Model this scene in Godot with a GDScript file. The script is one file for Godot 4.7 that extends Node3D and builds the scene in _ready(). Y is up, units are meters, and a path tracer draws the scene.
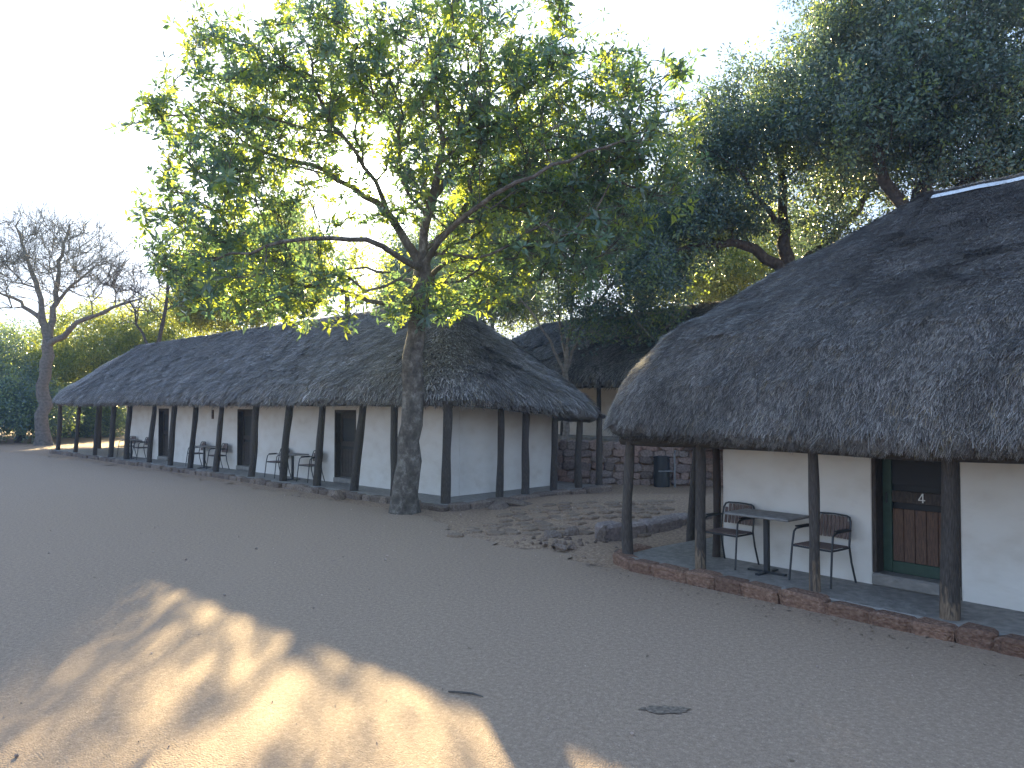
extends Node3D

var rng := RandomNumberGenerator.new()
var M := {}
const SUN := Vector3(-0.1977, 0.299, -0.992)

# ---------------------------------------------------------------- mesh buffer
class MB:
	var v := PackedVector3Array()
	var n := PackedVector3Array()
	var uv := PackedVector2Array()
	var c := PackedColorArray()
	var idx := PackedInt32Array()
	func vert(p: Vector3, nn: Vector3, u := Vector2.ZERO, col := Color.WHITE) -> int:
		v.append(p)
		n.append(nn)
		uv.append(u)
		c.append(col)
		return v.size() - 1
	func tri(a: int, b: int, d: int) -> void:
		var g := (v[b] - v[a]).cross(v[d] - v[a])
		if g.dot(n[a] + n[b] + n[d]) > 0.0:
			idx.append(a)
			idx.append(d)
			idx.append(b)
		else:
			idx.append(a)
			idx.append(b)
			idx.append(d)
	func flat(pts: Array, out: Vector3, col := Color.WHITE) -> void:
		# a flat convex polygon that faces the side of `out`
		var g := Vector3.ZERO
		for i in range(1, pts.size() - 1):
			g += (pts[i] - pts[0]).cross(pts[i + 1] - pts[0])
		if g.length_squared() < 1e-16:
			return
		g = g.normalized()
		if g.dot(out) < 0.0:
			g = -g
		var k := v.size()
		var t := g.cross(Vector3.UP)
		if t.length() < 0.1:
			t = Vector3.RIGHT
		t = t.normalized()
		var s := t.cross(g)
		for p in pts:
			vert(p, g, Vector2(p.dot(t), p.dot(s)), col)
		for i in range(1, pts.size() - 1):
			tri(k, k + i, k + i + 1)
	func tube(pts: PackedVector3Array, rad: PackedFloat32Array, sides: int, cap := true, col := Color.WHITE, lump := 0.0, cols = null) -> void:
		if pts.size() < 2:
			return
		var t0 := (pts[1] - pts[0]).normalized()
		var side := t0.cross(Vector3(0.31, 0.2, 0.93)).normalized()
		if side.length() < 0.5:
			side = Vector3.RIGHT
		var start := v.size()
		var run := 0.0
		for i in pts.size():
			var t: Vector3
			if i == 0:
				t = t0
			elif i == pts.size() - 1:
				t = (pts[i] - pts[i - 1]).normalized()
			else:
				t = (pts[i + 1] - pts[i - 1]).normalized()
			if t.length() < 0.5:
				t = t0
			side = (side - t * side.dot(t)).normalized()
			if side.length() < 0.5:
				side = t.cross(Vector3(0.9, 0.1, 0.4)).normalized()
			var up := t.cross(side)
			if i > 0:
				run += pts[i].distance_to(pts[i - 1])
			for k in sides + 1:
				var an := TAU * k / sides
				var dir := side * cos(an) + up * sin(an)
				var r := rad[i]
				if lump > 0.0:
					r *= 1.0 + lump * sin(an * 2.0 + pts[i].y * 3.1 + pts[i].x) * 0.6 + lump * sin(an * 3.0 - pts[i].y * 5.3) * 0.5
				var cc: Color = col if cols == null else cols.call(run, an)
				vert(pts[i] + dir * r, dir, Vector2(float(k) / sides * maxf(0.1, roundf(TAU * rad[0] * 10.0) / 10.0), run), cc)
		for i in pts.size() - 1:
			for k in sides:
				var a := start + i * (sides + 1) + k
				tri(a, a + 1, a + sides + 1)
				tri(a + 1, a + sides + 2, a + sides + 1)
		if cap:
			for e in [0, pts.size() - 1]:
				var nn := (pts[e] - pts[1 if e == 0 else e - 1]).normalized()
				var m := vert(pts[e], nn, Vector2.ZERO, col)
				var ring := []
				for k in sides:
					ring.append(vert(v[start + e * (sides + 1) + k], nn, Vector2.ZERO, col))
				for k in sides:
					tri(m, ring[k], ring[(k + 1) % sides])
	func chamfer(cen: Vector3, size: Vector3, bev: float, bas := Basis.IDENTITY, jit := 0.0, r: RandomNumberGenerator = null, col := Color.WHITE) -> void:
		# a box with chamfered edges; jit moves its eight corners
		var h := size * 0.5
		var b := minf(bev, minf(h.x, minf(h.y, h.z)) * 0.9)
		var cor := {}
		for sx in [-1, 1]:
			for sy in [-1, 1]:
				for sz in [-1, 1]:
					var o := Vector3.ZERO
					if r != null and jit > 0.0:
						o = Vector3(r.randf_range(-jit, jit), r.randf_range(-jit, jit), r.randf_range(-jit, jit))
					var p := Vector3(sx * h.x, sy * h.y, sz * h.z) + o
					# three points of the corner, one on each face
					cor[Vector3i(sx, sy, sz)] = [p - Vector3(0, sy * b, sz * b), p - Vector3(sx * b, 0, sz * b), p - Vector3(sx * b, sy * b, 0)]
		for k in cor:
			for i in 3:
				cor[k][i] = bas * cor[k][i] + cen
		var ax := [Vector3i(1, 0, 0), Vector3i(0, 1, 0), Vector3i(0, 0, 1)]
		for f in 3:
			var u: Vector3i = ax[(f + 1) % 3]
			var w: Vector3i = ax[(f + 2) % 3]
			for s in [-1, 1]:
				var a: Vector3i = ax[f] * s
				flat([cor[a - u - w][f], cor[a + u - w][f], cor[a + u + w][f], cor[a - u + w][f]], bas * Vector3(a), col)
		for f in 3:
			var u: Vector3i = ax[(f + 1) % 3]
			var w: Vector3i = ax[(f + 2) % 3]
			var fu := (f + 1) % 3
			var fw := (f + 2) % 3
			for su in [-1, 1]:
				for sw in [-1, 1]:
					var e: Vector3i = u * su + w * sw
					flat([cor[e - ax[f]][fu], cor[e + ax[f]][fu], cor[e + ax[f]][fw], cor[e - ax[f]][fw]], bas * Vector3(e), col)
		for k in cor:
			flat([cor[k][0], cor[k][1], cor[k][2]], bas * Vector3(k), col)
	func mesh() -> ArrayMesh:
		var a := []
		a.resize(Mesh.ARRAY_MAX)
		a[Mesh.ARRAY_VERTEX] = v
		a[Mesh.ARRAY_NORMAL] = n
		a[Mesh.ARRAY_TEX_UV] = uv
		a[Mesh.ARRAY_COLOR] = c
		a[Mesh.ARRAY_INDEX] = idx
		var m := ArrayMesh.new()
		m.add_surface_from_arrays(Mesh.PRIMITIVE_TRIANGLES, a)
		return m

# ---------------------------------------------------------------- nodes
func put(mesh, called: String, material: Material, parent: Node = self) -> MeshInstance3D:
	var o := MeshInstance3D.new()
	o.mesh = mesh.mesh() if mesh is MB else mesh
	o.material_override = material
	o.name = called
	parent.add_child(o, true)
	return o

func base(called: String, at := Vector3.ZERO, bas := Basis.IDENTITY) -> Node3D:
	var o := Node3D.new()
	o.name = called
	add_child(o, true)
	o.transform = Transform3D(bas, at)
	return o

func tag(o: Node, label := "", category := "", group := "", kind := "") -> Node:
	if label != "":
		o.set_meta("label", label)
	if category != "":
		o.set_meta("category", category)
	if group != "":
		o.set_meta("group", group)
	if kind != "":
		o.set_meta("kind", kind)
	return o

var taken := {}
func numbered(s: String) -> String:
	var b := s.rstrip("0123456789").trim_suffix("_")
	taken[b] = taken.get(b, 0) + 1
	return b if taken[b] == 1 else "%s_%03d" % [b, taken[b] - 1]

func copy_of(o: Node3D, t: Transform3D) -> Node3D:
	var d: Node3D = o.duplicate()
	d.name = o.name
	add_child(d, true)
	d.transform = t
	return d

func many(mesh: Mesh, xs: Array, cols: Array, called: String, material: Material, parent: Node) -> MultiMeshInstance3D:
	var buf := PackedFloat32Array()
	var tint := cols.size() > 0
	var st := 16 if tint else 12
	buf.resize(xs.size() * st)
	for i in xs.size():
		var t: Transform3D = xs[i]
		var b := t.basis
		var k := i * st
		buf[k] = b.x.x
		buf[k + 1] = b.y.x
		buf[k + 2] = b.z.x
		buf[k + 3] = t.origin.x
		buf[k + 4] = b.x.y
		buf[k + 5] = b.y.y
		buf[k + 6] = b.z.y
		buf[k + 7] = t.origin.y
		buf[k + 8] = b.x.z
		buf[k + 9] = b.y.z
		buf[k + 10] = b.z.z
		buf[k + 11] = t.origin.z
		if tint:
			var c: Color = cols[i]
			buf[k + 12] = c.r
			buf[k + 13] = c.g
			buf[k + 14] = c.b
			buf[k + 15] = 1.0
	var mm := MultiMesh.new()
	mm.transform_format = MultiMesh.TRANSFORM_3D
	mm.use_colors = tint
	mm.mesh = mesh
	mm.instance_count = xs.size()
	mm.buffer = buf
	var o := MultiMeshInstance3D.new()
	o.multimesh = mm
	o.material_override = material
	o.name = called
	parent.add_child(o, true)
	o.set_meta("kind", "stuff")
	return o

# ---------------------------------------------------------------- materials
func lin(r: float, g: float, b: float) -> Color:
	return Color(r, g, b).linear_to_srgb()

func noise(freq: float, seed_: int, oct := 4, kind := FastNoiseLite.TYPE_SIMPLEX_SMOOTH) -> FastNoiseLite:
	var f := FastNoiseLite.new()
	f.noise_type = kind
	f.frequency = freq
	f.seed = seed_
	f.fractal_octaves = oct
	return f

func ntex(freq: float, seed_: int, stops: Array, size := 512, oct := 4, kind := FastNoiseLite.TYPE_SIMPLEX_SMOOTH, gain := 0.5) -> NoiseTexture2D:
	var t := NoiseTexture2D.new()
	t.width = size
	t.height = size
	t.seamless = true
	var fnl := noise(freq, seed_, oct, kind)
	fnl.fractal_gain = gain
	t.noise = fnl
	if stops.size() > 0:
		var g := Gradient.new()
		var off := PackedFloat32Array()
		var cs := PackedColorArray()
		for s in stops:
			off.append(s[0])
			cs.append(s[1])
		g.offsets = off
		g.colors = cs
		t.color_ramp = g
	return t

func nnorm(freq: float, seed_: int, strength: float, size := 512, oct := 4, kind := FastNoiseLite.TYPE_SIMPLEX_SMOOTH) -> NoiseTexture2D:
	var t := ntex(freq, seed_, [], size, oct, kind)
	t.as_normal_map = true
	t.bump_strength = strength
	return t

func mat(col: Color, rough := 0.9) -> StandardMaterial3D:
	var m := StandardMaterial3D.new()
	m.albedo_color = col
	m.roughness = rough
	m.vertex_color_use_as_albedo = true
	return m

func tex(m: StandardMaterial3D, t: Texture2D, nt: Texture2D, scale: Vector3, tri := true, nscale := 1.0) -> StandardMaterial3D:
	m.albedo_texture = t
	if nt != null:
		m.normal_enabled = true
		m.normal_texture = nt
		m.normal_scale = nscale
	m.uv1_triplanar = tri
	m.uv1_world_triplanar = tri
	m.uv1_scale = scale
	return m

func leafmat(a: Color, back: Color) -> StandardMaterial3D:
	var m := StandardMaterial3D.new()
	m.albedo_color = a
	m.roughness = 0.36
	m.backlight_enabled = true
	m.backlight = back
	m.cull_mode = BaseMaterial3D.CULL_DISABLED
	return m

func materials() -> void:
	var w := Color.WHITE
	# asphalt worn to sandy grit
	# pits and grit of many sizes
	var road_t := ntex(0.06, 3, [[0.0, lin(.115, .077, .05)], [0.3, lin(.228, .156, .104)], [0.47, lin(.264, .182, .123)], [0.55, lin(.278, .193, .131)], [0.7, lin(.325, .23, .158)], [1.0, lin(.62, .48, .36)]], 2048, 6, FastNoiseLite.TYPE_SIMPLEX_SMOOTH, .92)
	var road_n := nnorm(0.22, 8, 2.6, 2048, 3)
	M.road = tex(mat(w, 0.92), road_t, road_n, Vector3(.13, .13, .13))
	M.spill = tex(mat(w, 0.9), ntex(0.1, 43, [[0.0, lin(.05, .035, .025)], [0.45, lin(.12, .088, .062)], [1.0, lin(.3, .23, .17)]], 256, 4, FastNoiseLite.TYPE_SIMPLEX_SMOOTH, .7), null, Vector3(.8, .8, .8))
	M.dirt = tex(mat(w, 0.96), ntex(0.03, 5, [[0.0, lin(.12, .073, .043)], [0.42, lin(.225, .146, .092)], [0.6, lin(.285, .19, .122)], [1.0, lin(.42, .315, .23)]], 1024, 7, FastNoiseLite.TYPE_SIMPLEX_SMOOTH, .68), nnorm(0.02, 9, 6.0, 1024, 5), Vector3(.4, .4, .4))
	M.plaster = tex(mat(w, 0.9), ntex(0.012, 11, [[0.0, lin(.56, .51, .44)], [0.3, lin(.65, .60, .535)], [0.5, lin(.69, .65, .59)], [1.0, lin(.72, .685, .63)]], 512, 5), nnorm(0.012, 12, 4.0, 512, 5), Vector3(.33, .33, .33))
	M.floor = tex(mat(w, 0.6), ntex(0.02, 13, [[0.0, lin(.13, .118, .106)], [0.5, lin(.2, .184, .166)], [1.0, lin(.3, .27, .235)]], 512, 5), nnorm(0.04, 14, 4.0), Vector3(.6, .6, .6))
	M.stone = tex(mat(w, 0.95), ntex(0.03, 15, [[0.0, lin(.09, .045, .028)], [0.42, lin(.21, .112, .07)], [0.62, lin(.29, .165, .108)], [1.0, lin(.42, .32, .25)]], 512, 6), nnorm(0.05, 16, 14.0, 512, 6), Vector3(1.3, 1.3, 1.3))
	M.kerb = tex(mat(w, 0.95), ntex(0.03, 37, [[0.0, lin(.11, .075, .055)], [0.45, lin(.21, .155, .12)], [0.65, lin(.27, .21, .17)], [1.0, lin(.42, .36, .31)]], 512, 6), nnorm(0.05, 38, 14.0, 512, 6), Vector3(1.3, 1.3, 1.3))
	M.paver = tex(mat(w, 0.95), ntex(0.03, 39, [[0.0, lin(.14, .092, .058)], [0.45, lin(.24, .165, .11)], [0.65, lin(.3, .215, .15)], [1.0, lin(.42, .335, .26)]], 512, 6), nnorm(0.04, 40, 6.0, 512, 5), Vector3(1.3, 1.3, 1.3))
	M.rock = tex(mat(w, 0.95), ntex(0.025, 17, [[0.0, lin(.17, .14, .12)], [0.5, lin(.34, .27, .24)], [1.0, lin(.5, .42, .38)]], 512, 6), nnorm(0.05, 18, 14.0, 512, 6), Vector3(1.1, 1.1, 1.1))
	M.pole = tex(mat(w, 0.85), ntex(0.02, 19, [[0.0, lin(.10, .078, .06)], [0.5, lin(.26, .21, .165)], [1.0, lin(.5, .43, .36)]], 512, 5), nnorm(0.03, 20, 10.0, 512, 5), Vector3(9, 0.7, 1), false)
	M.dark_wood = tex(mat(w, 0.7), ntex(0.02, 21, [[0.0, lin(.018, .012, .009)], [0.5, lin(.045, .032, .024)], [1.0, lin(.085, .06, .045)]]), nnorm(0.03, 22, 6.0), Vector3(5, 0.6, 1), false)
	M.plank = tex(mat(w, 0.65), ntex(0.02, 23, [[0.0, lin(.05, .028, .017)], [0.5, lin(.10, .052, .032)], [1.0, lin(.16, .085, .05)]]), nnorm(0.03, 22, 5.0), Vector3(6, 0.7, 1), false)
	M.green_paint = tex(mat(w, 0.5), ntex(0.02, 24, [[0.0, lin(.014, .034, .022)], [0.6, lin(.024, .055, .036)], [1.0, lin(.045, .08, .055)]]), null, Vector3(1, 1, 1))
	M.black = mat(lin(.012, .012, .013), 0.6)
	M.screen = mat(lin(.02, .02, .022), 0.7)
	M.metal = mat(lin(.035, .037, .04), 0.45)
	M.metal.metallic = 0.3
	M.white_paint = mat(lin(.7, .68, .62), 0.6)
	M.zinc = tex(mat(w, 0.5), ntex(0.01, 25, [[0.0, lin(.42, .43, .44)], [0.5, lin(.58, .6, .61)], [1.0, lin(.7, .71, .72)]], 256), null, Vector3(.8, .8, .8))
	M.zinc.metallic = 0.2
	M.pipe = mat(lin(.2, .2, .2), .5)
	M.slat = tex(mat(w, 0.7), ntex(0.02, 26, [[0.0, lin(.07, .045, .038)], [0.5, lin(.13, .085, .07)], [1.0, lin(.2, .14, .12)]]), null, Vector3(6, 1, 1), false)
	M.table = tex(mat(w, 0.6), ntex(0.02, 27, [[0.0, lin(.12, .115, .11)], [0.5, lin(.2, .19, .18)], [1.0, lin(.27, .26, .25)]]), null, Vector3(1, 1, 1))
	M.bark = tex(mat(w, 0.95), ntex(0.007, 28, [[0.0, lin(.03, .025, .021)], [0.38, lin(.075, .063, .052)], [0.55, lin(.115, .098, .082)], [0.7, lin(.19, .172, .15)], [1.0, lin(.36, .345, .31)]], 512, 7, FastNoiseLite.TYPE_SIMPLEX_SMOOTH, .72), nnorm(0.025, 29, 10.0, 512, 6), Vector3(1.2, .8, 1.2))
	M.pale_bark = tex(mat(w, 0.9), ntex(0.02, 30, [[0.0, lin(.16, .13, .11)], [0.5, lin(.30, .26, .23)], [1.0, lin(.42, .38, .34)]], 256, 5), nnorm(0.04, 31, 8.0, 256), Vector3(1.2, 1.2, 1.2))
	M.grey_bark = tex(mat(w, 0.95), ntex(0.02, 36, [[0.0, lin(.06, .052, .046)], [0.5, lin(.13, .115, .10)], [1.0, lin(.2, .185, .165)]], 256, 5), null, Vector3(1.2, 1.2, 1.2))
	M.dark_bark = tex(mat(w, 0.95), ntex(0.02, 32, [[0.0, lin(.03, .025, .022)], [0.5, lin(.07, .058, .05)], [1.0, lin(.13, .115, .1)]], 256, 5), nnorm(0.04, 33, 10.0, 256), Vector3(1.4, 1.4, 1.4))
	M.thatch = tex(mat(w, 1.0), ntex(0.03, 34, [[0.0, lin(.075, .072, .07)], [0.5, lin(.17, .165, .162)], [1.0, lin(.3, .292, .288)]], 512, 5), nnorm(0.04, 35, 14.0, 512, 5), Vector3(2.6, .45, 1), false)
	M.straw = mat(w, 0.9)
	M.leaf = [leafmat(lin(.075, .125, .085), lin(.15, .26, .09)), leafmat(lin(.11, .16, .06), lin(.5, .6, .07)), leafmat(lin(.065, .105, .085), lin(.09, .15, .08))]
	M.dark_leaf = [leafmat(lin(.062, .105, .088), lin(.08, .13, .07)), leafmat(lin(.09, .135, .08), lin(.3, .38, .06)), leafmat(lin(.056, .088, .082), lin(.06, .09, .06))]
	M.bush_leaf = [leafmat(lin(.07, .105, .03), lin(.34, .42, .06)), leafmat(lin(.09, .12, .03), lin(.5, .52, .06)), leafmat(lin(.05, .08, .03), lin(.2, .28, .05))]
	M.dry_leaf = mat(w, 0.8)

# ---------------------------------------------------------------- camera, sky, sun
func light_and_camera() -> void:
	var cam := Camera3D.new()
	cam.name = "camera"
	cam.fov = 53.07
	cam.far = 1500.0
	cam.position = Vector3(0, 2.15, 0)
	cam.rotation_degrees = Vector3(1.564, 0, 0)
	add_child(cam)
	cam.current = true
	var env := Environment.new()
	env.tonemap_mode = Environment.TONE_MAPPER_LINEAR
	env.tonemap_exposure = 7.8
	env.background_mode = Environment.BG_SKY
	env.fog_enabled = true
	env.fog_density = 0.001
	env.fog_light_color = Color(0.68, 0.84, 1.0)
	env.sdfgi_enabled = true
	env.ssao_enabled = true
	env.ssil_enabled = true
	var img := Image.create(512, 256, false, Image.FORMAT_RGBF)
	var s := SUN.normalized()
	for y in 256:
		var th := PI * (y + 0.5) / 256.0
		for x in 512:
			var ph := TAU * (x + 0.5) / 512.0
			var d := Vector3(sin(ph) * sin(th), cos(th), -cos(ph) * sin(th))
			var e := maxf(d.y, 0.0)
			var hor := pow(1.0 - e, 3.5)
			var sky := Color(.085, .132, .22).lerp(Color(.165, .182, .21), hor)
			var cosg := clampf(d.dot(s), -1.0, 1.0)
			var ang := rad_to_deg(acos(cosg))
			# forward scattering of hazy air round a low sun
			var g := 0.27 * exp(-ang * ang / 420.0) + 0.7 * exp(-ang / 4.5) + 9.0 * exp(-ang * ang / 1.2)
			sky += Color(g, g * 0.96, g * 0.88)
			if d.y < 0.0:
				sky = sky.lerp(Color(.12, .1, .08), clampf(-d.y * 8.0, 0.0, 1.0))
			img.set_pixel(x, y, sky)
	var pan := PanoramaSkyMaterial.new()
	pan.panorama = ImageTexture.create_from_image(img)
	pan.energy_multiplier = 1.0
	var sk := Sky.new()
	sk.sky_material = pan
	env.sky = sk
	var we := WorldEnvironment.new()
	we.name = "world_environment"
	we.environment = env
	add_child(we)
	var sun := DirectionalLight3D.new()
	sun.name = "sun"
	sun.light_energy = 1.6
	sun.light_color = Color(1.0, 0.9, 0.68)
	sun.light_angular_distance = 0.5
	sun.shadow_enabled = true
	add_child(sun)
	sun.look_at_from_position(Vector3.ZERO, -s * 10.0, Vector3.UP)

# ---------------------------------------------------------------- ground
var road_poly := PackedVector2Array()
var hn: FastNoiseLite

func sstep(a: float, b: float, x: float) -> float:
	var t := clampf((x - a) / (b - a), 0.0, 1.0)
	return t * t * (3.0 - 2.0 * t)

func gh(x: float, z: float) -> float:
	# z is the distance ahead of the camera
	var h := hn.get_noise_2d(x, z) * 0.02
	# raised yard behind the porch end of the right-hand cottage
	var m := sstep(12.0, 14.2, z) * (1.0 - sstep(16.5, 19.0, z)) * sstep(-0.6, 1.8, x) * (1.0 - sstep(4.5, 7.0, x))
	h += 0.2 * m
	# shallow wash-out in front of it
	h += 0.05 * sstep(10.4, 11.4, z) * (1.0 - sstep(12.0, 14.0, z)) * sstep(-1.5, 0.4, x) * (1.0 - sstep(1.2, 2.0, x))
	return h

func ground() -> void:
	hn = noise(0.35, 77, 5)
	var raw := [Vector2(1.12, 10.35), Vector2(1.5, 9.98), Vector2(9.4, 0.6), Vector2(10.5, -14), Vector2(-45, -14), Vector2(-62, 40), Vector2(-36, 41.5), Vector2(-25.5, 37.2), Vector2(-18.6, 31.6), Vector2(-12.6, 25.9), Vector2(-7.0, 20.3), Vector2(-3.75, 17.1), Vector2(-1.55, 14.4), Vector2(0.25, 11.7)]
	var wob := noise(0.6, 5, 4)
	for i in raw.size():
		var p: Vector2 = raw[i]
		var q: Vector2 = raw[(i + 1) % raw.size()]
		var k := maxi(1, int(p.distance_to(q) / 0.12))
		for j in k:
			var t := p.lerp(q, float(j) / k)
			if i != 1 and i != 2 and i != 3:
				t += Vector2(wob.get_noise_2d(t.x, t.y), wob.get_noise_2d(t.x + 50.0, t.y)) * 0.5 + Vector2(wob.get_noise_2d(t.x * 6.0, t.y * 6.0), wob.get_noise_2d(t.x * 6.0 + 50.0, t.y * 6.0)) * 0.22
			road_poly.append(t)
	# dirt sheet to the horizon, fine near the houses
	var xs := []
	var zs := []
	for e in [-600, -300, -150, -90, -65, -50, -42, -36]:
		xs.append(float(e))
	var x := -32.0
	while x < 14.0:
		xs.append(x)
		x += 0.5 if x < -8.0 else 0.25
	for e in [16, 20, 30, 50, 90, 150, 300, 600]:
		xs.append(float(e))
	for e in [-600, -200, -60, -20, -5, 0, 4, 7]:
		zs.append(float(e))
	var z := 9.0
	while z < 44.0:
		zs.append(z)
		z += 0.25 if z < 22.0 else 0.6
	for e in [46, 50, 56, 64, 75, 90, 120, 200, 400, 700]:
		zs.append(float(e))
	var mb := MB.new()
	for zz in zs:
		for xx in xs:
			var h := gh(xx, zz)
			if Geometry2D.is_point_in_polygon(Vector2(xx, zz), road_poly):
				h = -0.03
			var nx := (gh(xx + 0.1, zz) - gh(xx - 0.1, zz)) / 0.2
			var nz := (gh(xx, zz + 0.1) - gh(xx, zz - 0.1)) / 0.2
			mb.vert(Vector3(xx, h, -zz), Vector3(-nx, 1, nz).normalized())
	for j in zs.size() - 1:
		for i in xs.size() - 1:
			var a := j * xs.size() + i
			mb.tri(a, a + 1, a + xs.size())
			mb.tri(a + 1, a + xs.size() + 1, a + xs.size())
	tag(put(mb, "ground", M.dirt), "brown bare earth around the thatched cottages", "", "", "structure")
	# road sheet, cut to its wavering edge
	var pn := noise(0.22, 41, 4)
	var rb := MB.new()
	var step := 0.3
	for ix in range(-210, 40):
		for iz in range(-48, 140):
			var sx := step
			var p0 := Vector2(ix * step, iz * step)
			if p0.x > 10.8 or p0.x < -62.5:
				continue
			var cs := PackedVector2Array([p0, p0 + Vector2(sx, 0), p0 + Vector2(sx, sx), p0 + Vector2(0, sx)])
			var ins := 0
			for q in cs:
				if Geometry2D.is_point_in_polygon(q, near_poly(q)):
					ins += 1
			if ins == 0:
				continue
			var polys := [cs]
			if ins < 4:
				polys = Geometry2D.intersect_polygons(cs, road_poly)
			for pl in polys:
				var k := rb.v.size()
				for q in pl:
					rb.vert(Vector3(q.x, 0.004, -q.y), Vector3.UP)
				for i in range(1, pl.size() - 1):
					rb.tri(k, k + i, k + i + 1)
	var road := put(rb, "road", M.road)
	tag(road, "worn grey asphalt road dusted with sand", "", "", "structure")
	road_marks(pn, road)

func road_marks(pn: FastNoiseLite, road: Node) -> void:
	# a dried spill on the asphalt, with a ragged outline
	var cen := Vector2(1.09, 5.47)
	var mb := MB.new()
	var sn := noise(1.0, 61, 3)
	var mid := mb.vert(Vector3(cen.x, rh(pn, cen) + .006, -cen.y), Vector3.UP)
	for i in 28:
		var an := TAU * i / 28
		var r := 1.0 + .45 * sn.get_noise_2d(cos(an) * 2.0, sin(an) * 2.0)
		var q := cen + Vector2(cos(an) * .17 * r, sin(an) * .07 * r)
		mb.vert(Vector3(q.x, rh(pn, q) + .006, -q.y), Vector3.UP)
	for i in 28:
		mb.tri(mid, mid + 1 + i, mid + 1 + (i + 1) % 28)
	put(mb, "spill", M.spill, road)
	var tw := MB.new()
	tw.tube(PackedVector3Array([Vector3(-.13, .012, 0), Vector3(-.03, .02, .012), Vector3(.06, .016, -.004), Vector3(.15, .012, .02)]), PackedFloat32Array([.006, .009, .008, .004]), 6)
	var o := put(tw, "dry_twig", M.dark_bark)
	o.position = Vector3(-.35, rh(pn, Vector2(-.35, 5.76)) - .002, -5.76)
	o.rotation.y = -.3
	tag(o, "short dark dry twig lying on the sunlit road", "twig")

func rh(pn: FastNoiseLite, q: Vector2) -> float:
	return 0.004

func near_poly(_q: Vector2) -> PackedVector2Array:
	return road_poly

# ---------------------------------------------------------------- thatched cottages
func rounded_rect(x0: float, x1: float, z0: float, z1: float, r: float, step: float) -> Array:
	var out := []
	var cs := [[Vector2(x1 - r, z0 + r), -PI / 2], [Vector2(x1 - r, z1 - r), 0.0], [Vector2(x0 + r, z1 - r), PI / 2], [Vector2(x0 + r, z0 + r), PI]]
	for i in 4:
		var c: Vector2 = cs[i][0]
		var a0: float = cs[i][1]
		var k := maxi(4, int(r * PI / 2 / step))
		for j in k + 1:
			var an := a0 + PI / 2 * j / k
			out.append(c + Vector2(cos(an), sin(an)) * r)
		var last: Vector2 = out[-1]
		var c2: Vector2 = cs[(i + 1) % 4][0]
		var a2: float = cs[(i + 1) % 4][1]
		var nxt := c2 + Vector2(cos(a2), sin(a2)) * r
		var kk := int(last.distance_to(nxt) / step)
		for j in range(1, kk):
			out.append(last.lerp(nxt, float(j) / kk))
	return out

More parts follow.
